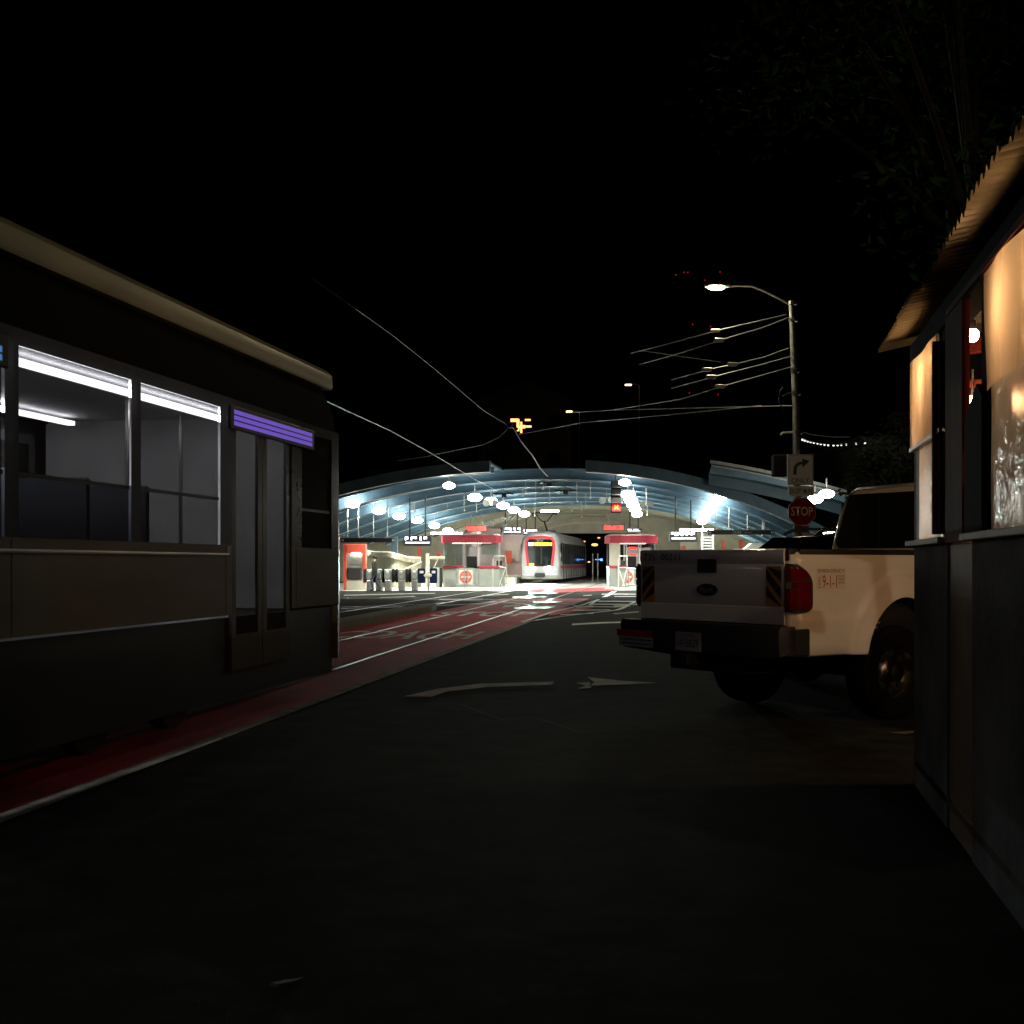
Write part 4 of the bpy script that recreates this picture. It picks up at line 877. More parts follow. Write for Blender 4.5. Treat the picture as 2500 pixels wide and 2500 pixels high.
# festoon
ft_ = thing('festoon_lights', 'string of tiny white bulbs hanging from the lamp pole towards the dark tree', 'string lights')
pts = [at(1950, 1066, 34), at(1975, 1077, 34.3), at(2005, 1083, 34.6), at(2040, 1085.5, 35), at(2080, 1085, 35.5), at(2120, 1078, 36), at(2170, 1060, 36.5)]
bb = MB(); bb.tube(pts, .012, 5); bb.out('cable', 'black', ft_)
bb = MB(); bb.tube([at(1950, 1053, 34), at(1985, 1062, 34.3), at(2030, 1067, 35), at(2075, 1067, 35.5)], .012, 5); bb.out('support_wire', 'galv', ft_)
for px in (1959, 1965, 1972, 1979, 1987, 1996, 2004, 2013, 2022, 2035, 2045, 2054, 2066, 2090, 2112):
    y_ = 1066+20*min(1, (px-1950)/75)**.55 if px < 2040 else 1086-(px-2040)*.08
    q = at(px, y_+1.5, 34.2+(px-1950)*.012); bb = MB(); bb.ball(q, .028, u=8, v=6); bb.out('bulb', 'fairy', ft_)

# ================================================================ DINING SHELTER
c0 = math.atan(.18)
sh = thing('dining_shelter', 'roadside dining shelter with corrugated roof, red posts and plastic sheet windows', 'shelter', (2.455, 8.0, 0), -c0)
# wall sections
for (y0, y1) in ((-1.35, .0), (-6.6, -2.1)):
    bb = MB(); bb.box(0, .18, y0, y1, 0, 1.45); bb.out('low_wall', 'stucco', sh)
    bb = MB(); bb.box(-.05, .22, y0-.0, y1+.05, 1.45, 1.485, bev=.006); bb.out('ledge', 'concrete', sh)
bb = MB(); bb.box(.01, .17, -2.1, -1.35, 0, 1.44); bb.out('wood_pier', 'tan', sh)
bb = MB(); bb.box(.0, .12, -.1, .0, 1.485, 2.56); bb.out('corner_post', 'redwood', sh)
bb = MB(); bb.box(.0, .03, -1.5, -1.06, 1.486, 2.56); bb.out('black_board', 'matt', sh)
bb = MB(); bb.box(-.035, .0, -2.04, -1.52, 1.45, 2.56); bb.out('red_post', 'redwood', sh)
bb = MB(); bb.cyl((-.03, -1.22, 1.5), (-.03, -1.22, 2.5), .03, n=10); bb.out('drain_pipe', 'wood', sh, True)
bb = MB(); bb.box(-.01, .05, -2.57, -2.40, 1.486, 2.56); bb.out('black_post', 'matt', sh)
bb = MB(); bb.prism([(-2.55, 1.486), (-2.1, 1.486), (-2.12, 2.0), (-2.42, 2.12), (-2.55, 2.05)], 'x', -.035, -.015); bb.out('black_flap', 'matt', sh)
for y in (-4.3, -6.55):
    bb = MB(); bb.box(.0, .1, y-.06, y+.06, 1.486, 2.56); bb.out('post', 'redwood', sh)
bb = MB(); bb.box(-.02, .1, -6.7, .05, 2.56, 2.68); bb.out('eave_beam', 'matt', sh)
bb = MB(); bb.box(-.035, -.022, -6.7, -1.55, 2.57, 2.60); bb.out('red_batten', 'redwood', sh)
# corrugated roof: ribs run across, sheet overhangs the street and the far end
bb = MB(); rings = []; n = 900; y0, y1 = -6.9, .36
for i in range(n+1):
    y = y0+(y1-y0)*i/n; dz = .017*math.sin(y*2*PI/.1)
    if int((y+20)/1.05) % 2: dz += .006
    rings.append([(-.18+(.012*math.sin(int(y*1.3)*2.1)), y, 2.70+dz), (.1, y, 2.76+dz), (.9, y, 2.87+dz), (2.3, y, 3.02+dz)])
bb.loft(rings, cap=False, closed=False); bb.out('roof', 'corr', sh, True)
for y in (0.0, -2.2, -4.4, -6.6):
    bb = MB(); bb.prism([(.1, 2.69), (2.2, 2.9), (2.2, 2.8), (.1, 2.6)], 'y', y-.05, y+.05); bb.out('rafter', 'redwood', sh)
# back side
bb = MB(); bb.box(2.15, 2.3, -6.7, .05, 0, 1.1); bb.out('rear_wall', 'stucco', sh)
for y in (0.0, -2.2, -4.4, -6.6):
    bb = MB(); bb.box(2.1, 2.22, y-.06, y+.06, 0, 2.85); bb.out('rear_post', 'redwood', sh)
bb = MB(); bb.box(2.12, 2.2, -6.6, -2.4, 1.3, 2.7); bb.out('rear_panel', 'redwood', sh)
bb = MB(); bb.box(.2, 2.1, -.02, .06, 2.34, 2.46); bb.out('tie_beam', 'redwood', sh)
bb = MB(); bb.box(1.0, 2.1, -1.0, -.94, 2.05, 2.2); bb.out('tie_beam', 'redwood', sh)
bb = MB(); bb.box(.0, 2.2, -6.7, .0, .12, .16); bb.out('deck_floor', 'wood', sh)
# sheets (wavy film)
def sheet(name, y0, y1, z0, z1, x, m, amp, seed):
    rnd = random.Random(seed); bb = MB(); ny, nz = 26, 16; g = []
    ph = [rnd.uniform(0, 6) for _ in range(4)]
    for i in range(ny+1):
        row = []
        for j in range(nz+1):
            y = y0+(y1-y0)*i/ny; z = z0+(z1-z0)*j/nz
            row.append(bb.bm.verts.new((x+amp*(math.sin(y*9+z*2+ph[0])+.6*math.sin(y*4-z*5+ph[1])+.4*math.sin(z*9+ph[2])), y, z)))
        g.append(row)
    for i in range(ny):
        for j in range(nz): bb.bm.faces.new((g[i][j], g[i+1][j], g[i+1][j+1], g[i][j+1]))
    return bb.out(name, m, sh, True)
sheet('upper_sheet', -1.06, -.04, 2.02, 2.56, -.025, 'sheet', .005, 1)
sheet('lower_sheet', -1.3, -.26, 1.486, 2.04, -.005, 'sheet2', .003, 2)
bb = MB(); bb.box(.0, .03, -.26, -.1, 1.486, 2.02); bb.out('window_jamb', 'wood', sh)
bb = MB(); bb.box(-.04, -.0, -1.34, -.08, 2.02, 2.04); bb.out('sheet_hem', 'alu', sh)
sheet('upper_sheet', -4.25, -2.56, 2.07, 2.56, -.03, 'sheet', .008, 3)
sheet('lower_sheet', -4.25, -2.5, 1.486, 2.1, -.005, 'sheet2', .008, 4)
sheet('upper_sheet', -6.5, -4.37, 1.486, 2.56, .0, 'sheet', .008, 5)
# bulbs
def bulb(label, x, y, z, m='bulb'):
    p = sh.matrix_world @ Vector((x, y, z)) if False else Matrix.Translation((2.455, 8, 0)) @ Matrix.Rotation(-c0, 4, 'Z') @ Vector((x, y, z))
    t = thing('hanging_bulb', label, 'light bulb', tuple(p), 0, 'warm bulbs inside the shelter')
    bb = MB(); bb.ball((0, 0, 0), .032, .032, .038, 12, 8); bb.out('bulb_glass', m, t, True)
    bb = MB(); bb.cyl((0, 0, .03), (0, 0, .08), .018, n=8); bb.cyl((0, 0, .08), (0, 0, .19), .006, n=6); bb.out('socket', 'black', t)
bulb('bare glowing bulb in the open bay, upper of the two seen there', .2, -.88, 2.585)
bulb('bare glowing bulb seen lower in the open bay', .33, -.06, 2.325)
bulb('bulb glowing through the sheet next to the far corner post', .15, -.45, 2.42)
bulb('bulb at the open far end of the shelter facing the truck', 1.35, .3, 2.5, 'bulb_warm')
bulb('bulb at the far end of the shelter on its inner side', 1.95, .3, 2.55, 'bulb_warm')
bulb('bulb glowing behind the large plastic sheet next to the black post', .15, -2.95, 2.38)
bulb('bulb glowing behind the middle of the large plastic sheet', .16, -3.55, 2.47)
bulb('bulb behind the nearest plastic sheet', .3, -5.2, 2.5)
# table inside
tb = thing('dining_table', 'dark dining table inside the shelter behind the plastic sheet', 'table', tuple(Matrix.Translation((2.455, 8, 0)) @ Matrix.Rotation(-c0, 4, 'Z') @ Vector((1.2, -1.6, .16))), -c0)
bb = MB(); bb.box(-.4, .4, -.5, .5, .71, .75, bev=.01); bb.out('tabletop', 'wood', tb); bb = MB(); bb.cyl((0, 0, 0), (0, 0, .71), .04); bb.cyl((0, 0, 0), (0, 0, .03), .25); bb.out('pedestal', 'black', tb)

# ================================================================ PICKUP TRUCK
TA = math.radians(34)
hx, hy = math.cos(TA), math.sin(TA)
P0 = Vector(((1943-1250)/F*10.5, 10.5))
C = P0+1.015*Vector((-hy, hx))
tk = thing('pickup_truck', 'white utility pickup truck parked nose in beside the shelter, tailgate facing the street', 'pickup truck', (C.x, C.y, 0), TA)
HWD = 1.015; AX = 1.3; BL = 2.5
def sidepanel(sd):
    # outer bed side with flared wheel arch; returns bmesh
    bm = bmesh.new(); nx, nz = 100, 46; z0, z1 = .59, 1.455; g = []
    ea, eb, zc = .50, .60, .46
    for i in range(nx+1):
        row = []
        for j in range(nz+1):
            x = BL*i/nx; z = z0+(z1-z0)*j/nz
            r = math.hypot((x-AX)/ea, (z-zc)/eb)
            off = 0
            t = (z-1.36)/.095
            if t > 0: off -= .06*t*t                     # rounded shoulder
            if z > 1.30: off += .004
            lo = 1/(1+math.exp((z-.915)/.012)); off += .028*lo     # lower body step
            if z < .7: off -= .05*((.7-z)/.11)**2*.6
            fl = math.exp(-((max(r, 1)-1)/.17)**2) if r > 1 else 1
            s_ = max(0, min(1, (1.34-r)/.045)); s_ = s_*s_*(3-2*s_)
            off = max(off, 0)*(1-s_)+off*0+ (off if off < 0 else 0) + .07*s_*(.55+.45*fl)+.012*math.exp(-((r-1.33)/.025)**2)
            if x < .12: off -= .10*(1-x/.12)**2.2      # round rear corner
            row.append(bm.verts.new((x, sd*(HWD-.03+off), z)))
        g.append(row)
    # pull verts just inside the arch onto it, drop the rest
    for row in g:
        for v in row:
            dx, dz = (v.co.x-AX)/ea, (v.co.z-zc)/eb; r = math.hypot(dx, dz)
            if .93 < r < 1: v.co.x = AX+dx/r*ea; v.co.z = max(z0, zc+dz/r*eb)
    for i in range(nx):
        for j in range(nz):
            q = (g[i][j], g[i+1][j], g[i+1][j+1], g[i][j+1])
            if min(math.hypot((v.co.x-AX)/ea, (v.co.z-zc)/eb) for v in q) < .985: continue
            bm.faces.new(q)
    bmesh.ops.delete(bm, geom=[v for v in bm.verts if not v.link_faces], context='VERTS')
    return bm
for sd in (-1, 1):
    o = finish('bed_side', sidepanel(sd), 'truckwhite', tk, True); md = o.modifiers.new('thick', 'SOLIDIFY'); md.thickness = .03; md.offset = -1
    bb = MB(); bb.box(.1, BL-.02, sd*(HWD-.17), sd*(HWD-.05), 1.40, 1.466, bev=.012)
    bb.box(-.005, .12, sd*(HWD-.17), sd*(HWD-.075), 1.36, 1.47, bev=.02); bb.out('rail_cap', 'plastic', tk, True)
    bb = MB(); bb.box(.1, BL-.03, sd*(HWD-.16), sd*(HWD-.13), .85, 1.4); bb.out('bed_liner', 'plastic', tk)
    # rear pillar between tailgate and corner
    bb = MB(); bb.prism([(.0, sd*.905), (.0, sd*.925), (.02, sd*.95), (.1, sd*.97), (.1, sd*.905)], 'z', .6, 1.42); bb.out('rear_pillar', 'truckwhite', tk, True)
    # tail light wrapping the corner
    def prof_t(s):
        # s 0..1 from rear face round to the side
        pts = [(-.012, .908), (-.014, .93), (-.004, .965), (.03, .995), (.08, 1.006), (.14, 1.009), (.2, 1.008)]
        f = s*(len(pts)-1); i = min(int(f), len(pts)-2); t = f-i
        return (pts[i][0]*(1-t)+pts[i+1][0]*t, pts[i][1]*(1-t)+pts[i+1][1]*t)
    def patch(z0, z1, s0, s1, dout, m, name, parent, round_=True):
        bb = MB(); n1, n2 = 20, 14; gg = []
        for i in range(n1+1):
            row = []
            for j in range(n2+1):
                v = j/n2; s1v = s1
                if round_: s1v = s1*(1-.5*(max(0, v-.5)/.5)**2.6-.15*max(0, (.12-v)/.12)**2)
                s = s0+(s1v-s0)*i/n1; x, y = prof_t(s)
                nx_ = -1 if s < .3 else 0
                x += dout*(-1 if s < .35 else 0); y += dout*(1 if s > .3 else .3)
                row.append(bb.bm.verts.new((x, sd*y, z0+(z1-z0)*v)))
            gg.append(row)
        for i in range(n1):
            for j in range(n2): bb.bm.faces.new((gg[i][j], gg[i+1][j], gg[i+1][j+1], gg[i][j+1]))
        return bb.out(name, m, parent, True)
    tl = patch(.955, 1.345, 0, 1, .004, 'plastic', 'tail_light', tk)
    patch(.975, 1.135, .04, .93, .012, 'taillight', 'red_lens', tl, False)
    patch(1.21, 1.325, .04, .8, .012, 'taillight', 'red_lens', tl)
    patch(1.145, 1.2, .04, .34, .011, 'lampclear', 'clear_lens', tl, False); patch(1.145, 1.2, .38, .93, .011, 'taillight', 'red_lens', tl, False)
    # wheels
    def wheel(x, nm):
        wt = MB(); yi, yo = sd*.70, sd*.965
        pr = [(.24, yi), (.36, yi), (.405, yi+sd*.03), (.41, yi+sd*.08), (.41, yo-sd*.08), (.402, yo-sd*.03), (.36, yo), (.255, yo-sd*.01), (.235, yo-sd*.03)]
        rings = [[(x+r*math.cos(a), y, .41+r*math.sin(a)) for r, y in pr] for a in [i*2*PI/40 for i in range(41)]]
        wt.loft(rings, cap=False); w_ = wt.out(nm, 'rubber', tk, True)
        bb = MB(); pr = [(.235, yo-sd*.03), (.225, yo-sd*.06), (.2, yo-sd*.1), (.12, yo-sd*.085), (.085, yo-sd*.05), (.08, yo-sd*.01), (.05, yo), (.001, yo+sd*.004)]
        bb.loft([[(x+r*math.cos(a), y, .41+r*math.sin(a)) for r, y in pr] for a in [i*2*PI/32 for i in range(33)]], cap=False, closed=False)
        nf = len(bb.bm.faces)
        for k in range(8):
            a = k*PI/4; bb.cyl((x+.16*math.cos(a), yo-sd*.1, .41+.16*math.sin(a)), (x+.16*math.cos(a), yo-sd*.08, .41+.16*math.sin(a)), .032, n=10)
        bb.bm.faces.ensure_lookup_table()
        for f in list(bb.bm.faces)[nf:]: f.material_index = 1
        bb.out('rim', ['rimmetal', 'black'], w_, True)
    wheel(AX, 'wheel'); wheel(AX+3.6, 'wheel')
    bb = MB(); rings = []
    for k in range(15):
        a = PI*k/14; rings.append([(AX+.52*math.cos(a), sd*.60, .5+.56*math.sin(a)), (AX+.52*math.cos(a), sd*.955, .5+.56*math.sin(a))])
    bb.loft(rings, cap=False, closed=False); bb.out('wheel_well', 'black', tk)
# tailgate
bb = MB(); rings = []
pr = [(.03, .845), (-.012, .85), (-.018, .985), (-.010, .992), (-.016, 1.0), (-.018, 1.33), (-.012, 1.345), (-.02, 1.365), (-.024, 1.44), (-.012, 1.462), (.02, 1.47), (.05, 1.46), (.05, .845)]
bb.loft([[(x, y, z) for x, z in pr] for y in (-.9, -.45, 0, .45, .9)]); tg = bb.out('tailgate', 'truckwhite', tk, True)
bb = MB(); bb.box(-.034, -.02, -.12, .12, 1.268, 1.385, bev=.006); bb.out('handle', 'plastic', tg)
bb = MB(); pts = [(.135*math.cos(a), 1.12+.055*math.sin(a)) for a in [i*2*PI/32 for i in range(32)]]; bb.prism(pts, 'x', -.028, -.019); bg_ = bb.out('oval_badge', 'chrome', tg)
bb = MB(); pts = [(.126*math.cos(a), 1.12+.047*math.sin(a)) for a in [i*2*PI/32 for i in range(32)]]; bb.prism(pts, 'x', -.032, -.0285); bb.out('badge_face', 'navy', bg_)
BK = Matrix(((0, 0, -1, 0), (-1, 0, 0, 0), (0, 1, 0, 0), (0, 0, 0, 1)))     # text facing -X of the truck, reading left to right from behind
def back_text(s, m, par, y, z, wd, h, x=-.026, **k): return text(s, m, par, wd, h, Matrix.Translation((x, y, z)) @ BK, **k)
o = back_text('Ford', 'galv', bg_, 0, 1.12, .15, .05, -.034, name='badge_script')
o.data.transform(Matrix.Translation((0, 0, 0)))
back_text('735  00211', 'ink', tg, .60, 1.405, .50, .062, -.026, name='fleet_number')
for sgn in (1, -1):
    bb = MB(); yc = sgn*.79; bb.box(-.0205, -.019, yc-.085, yc+.085, .985+.015, 1.325); pn = bb.out('hazard_panel', 'amber', tg)
    for k, zz in enumerate((1.0, 1.14, 1.28)):
        # diagonal bars clipped to the panel
        x0, x1 = -.085, .085; zs = []
        for t_ in (0, 1):
            y_ = x0 if t_ == 0 else x1
            zs.append((y_, zz+sgn*(-y_)*.95*1.0))
        q = [(yc+zs[0][0], zs[0][1]), (yc+zs[1][0], zs[1][1]), (yc+zs[1][0], zs[1][1]+.085), (yc+zs[0][0], zs[0][1]+.085)]
        q = [(a_, min(1.325, max(1.0, z_))) for a_, z_ in q]
        bb = MB()
        try: bb.prism(q, 'x', -.0225, -.0208); bb.out('black_bar', 'ink', pn)
        except Exception: pass
# bumper
bb = MB(); bz0, bz1 = .55, .84
pr = [(-.02, bz1), (-.2, bz1), (-.235, bz1-.03), (-.235, .73), (-.215, bz0+.04), (-.17, bz0), (-.02, bz0)]
def bring(y, s, zl=0): return [(x*s if x < -.05 else x, y, max(z, bz0+zl)) for x, z in pr]
bb.loft([bring(-1.03, .45, .07), bring(-1.0, .75, .05), bring(-.9, .95, .03), bring(-.3, 1), bring(.3, 1), bring(.9, .95, .03), bring(1.0, .75, .05), bring(1.03, .45, .07)]); bu = bb.out('bumper', 'plastic', tk, True)
for sd in (-1, 1):
    bb = MB(); bb.box(-.1, .15, sd*1.0, sd*1.03, .6, .82, bev=.012); bb.out('bumper_end', 'plastic', bu)
bb = MB(); bb.box(-.246, -.238, -.16, .16, .6, .76); pl = bb.out('licence_plate', 'signdull', bu)
back_text('1415629', 'ink', pl, 0, .668, .27, .07, -.248); back_text('CALIFORNIA', 'signred', pl, 0, .735, .18, .022, -.248)
bb = MB(); bb.box(-.246, -.238, .46, .94, .60, .69); st = bb.out('white_sticker', 'signdull', bu)
bb = MB(); bb.box(-.246, -.238, .48, .97, .692, .75); st2 = bb.out('red_sticker', 'signred', bu)
for k in range(2):
    bb = MB(); rnd = random.Random(k); y = .9
    while y > .5: l = rnd.uniform(.02, .06); bb.box(-.2475, -.2465, y-l, y, .62+k*.035, .635+k*.035); y -= l+.012
    bb.out('small_print', 'ink', st)
bb = MB(); bb.box(-.3, .1, -.05, .05, .48, .58, bev=.01); bb.box(-.05, .4, -.45, .45, .42, .58); bb.out('hitch', 'black', tk)
bb = MB(); bb.box(.1, 5.3, -.5, -.38, .5, .66); bb.box(.1, 5.3, .38, .5, .5, .66); bb.cyl((AX, -.85, .41), (AX, .85, .41), .07); bb.ball((AX, .1, .42), .17); bb.cyl((.75, 0, .45), (.75, 0, .6), .36, n=24); bb.box(.05, BL, -.9, .9, .72, .86); bb.out('chassis', 'black', tk)
bb = MB(); bb.box(2.6, 5.4, -.9, .9, .42, .62); bb.box(2.75, 2.8, -.9, -.55, .3, .6); bb.out('underbody', 'black', tk)
# flat bed front wall
bb = MB(); bb.box(BL-.06, BL-.02, -.88, .88, .85, 1.42); bb.out('bed_front', 'truckwhite', tk)
# cab
def cring(x, wb, wr, zr, zbelt=1.42, z0=.6):
    return [(x, -wb, z0), (x, -wb, 1.0), (x, -wb+.005, zbelt), (x, -(wb*.35+wr*.65), zr-.22), (x, -wr, zr-.09), (x, -wr+.12, zr-.015), (x, 0, zr), (x, wr-.12, zr-.015), (x, wr, zr-.09), (x, (wb*.35+wr*.65), zr-.22), (x, wb-.005, zbelt), (x, wb, 1.0), (x, wb, z0)]
x0 = BL+.03
rings = [cring(x0+.0, .93, .70, 2.09), cring(x0+.05, .98, .74, 2.13), cring(x0+.4, .99, .75, 2.16), cring(x0+1.1, .99, .75, 2.15), cring(x0+1.35, .99, .74, 2.11)]
rings += [cring(x0+1.75, .985, .76, 1.72, 1.38), cring(x0+2.15, .98, .78, 1.44, 1.3)]
bb = MB(); bb.loft(rings); cb = bb.out('cab', 'truckwhite', tk, True)
bb = MB(); rings = [[(x, -w_, .6), (x, -w_, zt-.12), (x, -w_+.12, zt), (x, w_-.12, zt), (x, w_, zt-.12), (x, w_, .6)] for x, w_, zt in ((x0+2.0, .99, 1.40), (x0+2.8, .98, 1.36), (x0+3.2, .96, 1.3), (x0+3.35, .9, 1.15))]
bb.loft(rings); bb.out('bonnet', 'truckwhite', tk, True)
def roundrect(y0, y1, z0, z1, top_in, r=.07):
    pts = []
    for cx, cz, a0 in ((y1-r, z0+r, -PI/2), (y1-r-top_in, z1-r, 0), (y0+r+top_in, z1-r, PI/2), (y0+r, z0+r, PI)):
        for k in range(5): a = a0+k*PI/8; pts.append((cx+r*math.cos(a), cz+r*math.sin(a)))
    return pts
bb = MB(); bb.prism(roundrect(-.84, .84, 1.5, 2.045, .15), 'x', x0-.012, x0+.03); rwn = bb.out('rear_window', 'darkglass', tk)
bb = MB(); bb.box(x0-.02, x0-.013, -.3, -.28, 1.52, 2.02); bb.box(x0-.02, x0-.013, .28, .3, 1.52, 2.02); bb.out('window_slider', 'plastic', rwn)
for sd in (-1, 1):
    bb = MB(); bb.prism([(x0+.15, 1.5), (x0+1.55, 1.5), (x0+1.3, 1.95), (x0+.22, 1.98)], 'y', sd*.90, sd*.975); bb.out('side_window', 'darkglass', tk)
    bb = MB(); bb.box(x0+1.45, x0+1.55, sd*1.0, sd*1.22, 1.45, 1.75, bev=.04); bb.out('wing_mirror', 'plastic', tk)
# emergency sticker on the right bed side
SD = Matrix(((1, 0, 0, 0), (0, 0, 1, 0), (0, 1, 0, 0), (0, 0, 0, 1)))
SDm = Matrix(((1, 0, 0, 0), (0, 0, -1, 0), (0, 1, 0, 0), (0, 0, 0, 1)))      # facing -Y
ys = -(HWD-.026)
bb = MB(); bb.box(.27, .61, ys-.0012, ys+.0005, 1.135, 1.315); em = bb.out('emergency_sticker', mat('stickerbase', (.66, .62, .56), .45), tk)
def side_text(s, m, x, z, wd, h, rot=0, y=-.0022): return text(s, m, em, wd, h, Matrix.Translation((x, ys+y, z)) @ SDm @ Matrix.Rotation(rot, 4, 'Z'))
side_text('EMERGENCY', 'ink', .44, 1.287, .31, .028, 0)
side_text('9-1-1', 'signred', .418, 1.2, .17, .105); side_text('DIAL', 'ink', .298, 1.2, .1, .026, PI/2)
for i, s in enumerate(('POLICE', 'FIRE', 'MEDICAL')): side_text(s, 'ink', .558, 1.243-i*.026, .075, .018)

# ================================================================ PARKED CAR BEHIND THE TRUCK
cr = thing('parked_car', 'glossy black car parked behind the pickup truck, only its roof visible', 'car', (4.15, 16.4, 0), TA-.1)
def carring(x, hw, zt, zb=.3, belt=.95, rw=None):
    rw = rw or hw*.78
    zt_ = max(zt, belt+.02)
    return [(x, -hw, zb), (x, -hw, .65), (x, -hw*.97, belt), (x, -rw, zt_-.08), (x, -rw*.7, zt_-.01), (x, 0, zt_), (x, rw*.7, zt_-.01), (x, rw, zt_-.08), (x, hw*.97, belt), (x, hw, .65), (x, hw, zb)]
rings = [carring(-1.3, .8, 1.02, .45), carring(-1.22, .88, 1.1), carring(-.95, .92, 1.45), carring(-.55, .93, 1.68), carring(.2, .94, 1.76), carring(1.1, .94, 1.76), carring(1.7, .93, 1.62), carring(2.3, .92, 1.15, rw=.8), carring(3.1, .9, 1.05, rw=.8), carring(3.3, .8, .85, .45, .8)]
bb = MB(); bb.loft(rings); bb.out('body', 'carblack', cr, True)
bb = MB(); bb.loft([[(x, s_*.62, z) for s_ in (-1, -.5, .5, 1)] for x, z in ((-1.18, 1.17), (-.98, 1.455), (-.62, 1.675))], cap=False, closed=False); bb.out('rear_window', 'darkglass', cr, True)
for sd in (-1, 1):
    bb = MB(); bb.prism([(-.7, 1.02), (1.9, 1.02), (1.5, 1.6), (-.4, 1.62)], 'y', sd*.80, sd*.86); bb.out('side_window', 'darkglass', cr)
    for x in (-.45, 2.35):
        bb = MB(); bb.cyl((x, sd*.72, .34), (x, sd*.94, .34), .34, n=28); wl = bb.out('wheel', 'rubber', cr, True)
        bb = MB(); bb.cyl((x, sd*.93, .34), (x, sd*.95, .34), .22, n=20); bb.out('rim', 'steel', wl)
    bb = MB(); bb.box(-1.33, -1.2, sd*.55, sd*.86, .78, .98, bev=.03); bb.out('tail_light', 'taillight', cr)
    bb = MB(); bb.tube([(-.4, sd*.66, 1.72), (-.2, sd*.66, 1.79), (1.2, sd*.66, 1.8), (1.4, sd*.66, 1.72)], .018); bb.out('roof_rail', 'alu', cr)
bb = MB(); bb.prism([(-.5, 1.69), (-.35, 1.69), (-.35, 1.78)], 'y', -.02, .02); bb.out('antenna', 'black', cr)

g_ = G(700, 2404)
tag(MB().prism([(g_.x-.05, g_.y-.02), (g_.x-.01, g_.y+.012), (g_.x+.05, g_.y+.035), (g_.x+.02, g_.y-.005), (g_.x-.02, g_.y-.03)], 'z', .003, .012).out('paper_scrap', 'signdull'), 'pale scrap of paper lying on the dark road near the viewer', 'litter')
# ================================================================ TREES
def tree(name, label, loc, th, cr_, cz, n, lm, seed, lsize=.16, squash=.75, trunk=.22, clumps=None):
    rnd = random.Random(seed); t = thing(name, label, 'tree', loc, 0)
    bb = MB(); bb.tube([(0, 0, 0), (.1, .05, th*.4), (-.05, .1, th*.75), (.1, 0, th)], [trunk, trunk*.8, trunk*.65, trunk*.5], 10)
    cl = []
    for i in range(clumps or 26):
        a = rnd.uniform(0, 2*PI); rr = cr_*math.sqrt(rnd.random())*.95; zz = cz+rnd.uniform(-1, 1)*cr_*squash*math.sqrt(max(.05, 1-(rr/cr_)**2))
        c = Vector((rr*math.cos(a), rr*math.sin(a), zz)); cl.append((c, rnd.uniform(.22, .42)*cr_))
        if i % 2 == 0: mid = Vector((c.x*.4, c.y*.4, th+(c.z-th)*.45)); bb.tube([(.1, 0, th*.95), mid, c], [trunk*.4, trunk*.22, .02], 6)
    bb.out('trunk', 'bark', t, True)
    bb = MB()
    for k in range(n):
        c, r = cl[rnd.randrange(len(cl))]
        d = Vector((rnd.gauss(0, 1), rnd.gauss(0, 1), rnd.gauss(0, 1))).normalized()*r*rnd.random()**.45
        d.z *= .75; p = c+d; s = lsize*rnd.uniform(.5, 1.2)
        u_ = Vector((rnd.gauss(0, 1), rnd.gauss(0, 1), rnd.gauss(0, .7))).normalized(); v_ = u_.cross(Vector((rnd.gauss(0, 1), rnd.gauss(0, 1), rnd.gauss(0, 1)))).normalized()
        vs = [bb.bm.verts.new(p+u_*s*a_+v_*s*b_) for a_, b_ in ((-1, 0), (-.2, .38), (1, 0), (-.2, -.38))]; bb.bm.faces.new(vs)
    me = bpy.data.meshes.new('crown'); bb.bm.to_mesh(me); bb.bm.free(); me.materials.append(K[lm]); o = bpy.data.objects.new('crown', me); COL.objects.link(o); o.parent = t
    return t
tree('broadleaf_tree', 'large tree with dim green leaves high over the shelter roof', (6.2, 17.5, 0), 5.5, 3.6, 8.6, 9000, 'leaf', 3, .11, .75)
tree('street_tree', 'small dark street tree behind the festoon lights and truck cab', (11.9, 40, 0), 3.2, 1.75, 4.3, 3600, 'leafdark', 5, .13, .85, .14)
tree('hillside_tree', 'dark round tree beyond the canopy, left of the blue side canopy', tuple(P(2.6, 108))[:2]+(1.0,), 5, 2.6, 9.2, 3500, 'leafdark', 8, .25)
tree('hillside_tree', 'dark tree on the slope behind the lit orange window', (-1.5, 150, 5.0), 5, 3.2, 7.4, 3500, 'leafdark', 9, .3)

# ================================================================ HILL, HOUSES, FAR LIGHTS
bb = MB(); g = []
for i in range(31):
    row = []
    for j in range(13):
        x = -180+i*12; y = 108+j*16; base = 14*(1-math.exp(-(j)/2.6))+2.5*math.sin(x*.03+1)*min(1, j/4)+1.5*math.sin(x*.11+j)*min(1, j/3)
        xc = x-P(-6, y).x
        if j == 0: base = 5.8 if abs(xc) < 30 else 3.0
        row.append(bb.bm.verts.new((x, y, base)))
    g.append(row)
for i in range(30):
    for j in range(12): bb.bm.faces.new((g[i][j], g[i+1][j], g[i+1][j+1], g[i][j+1]))
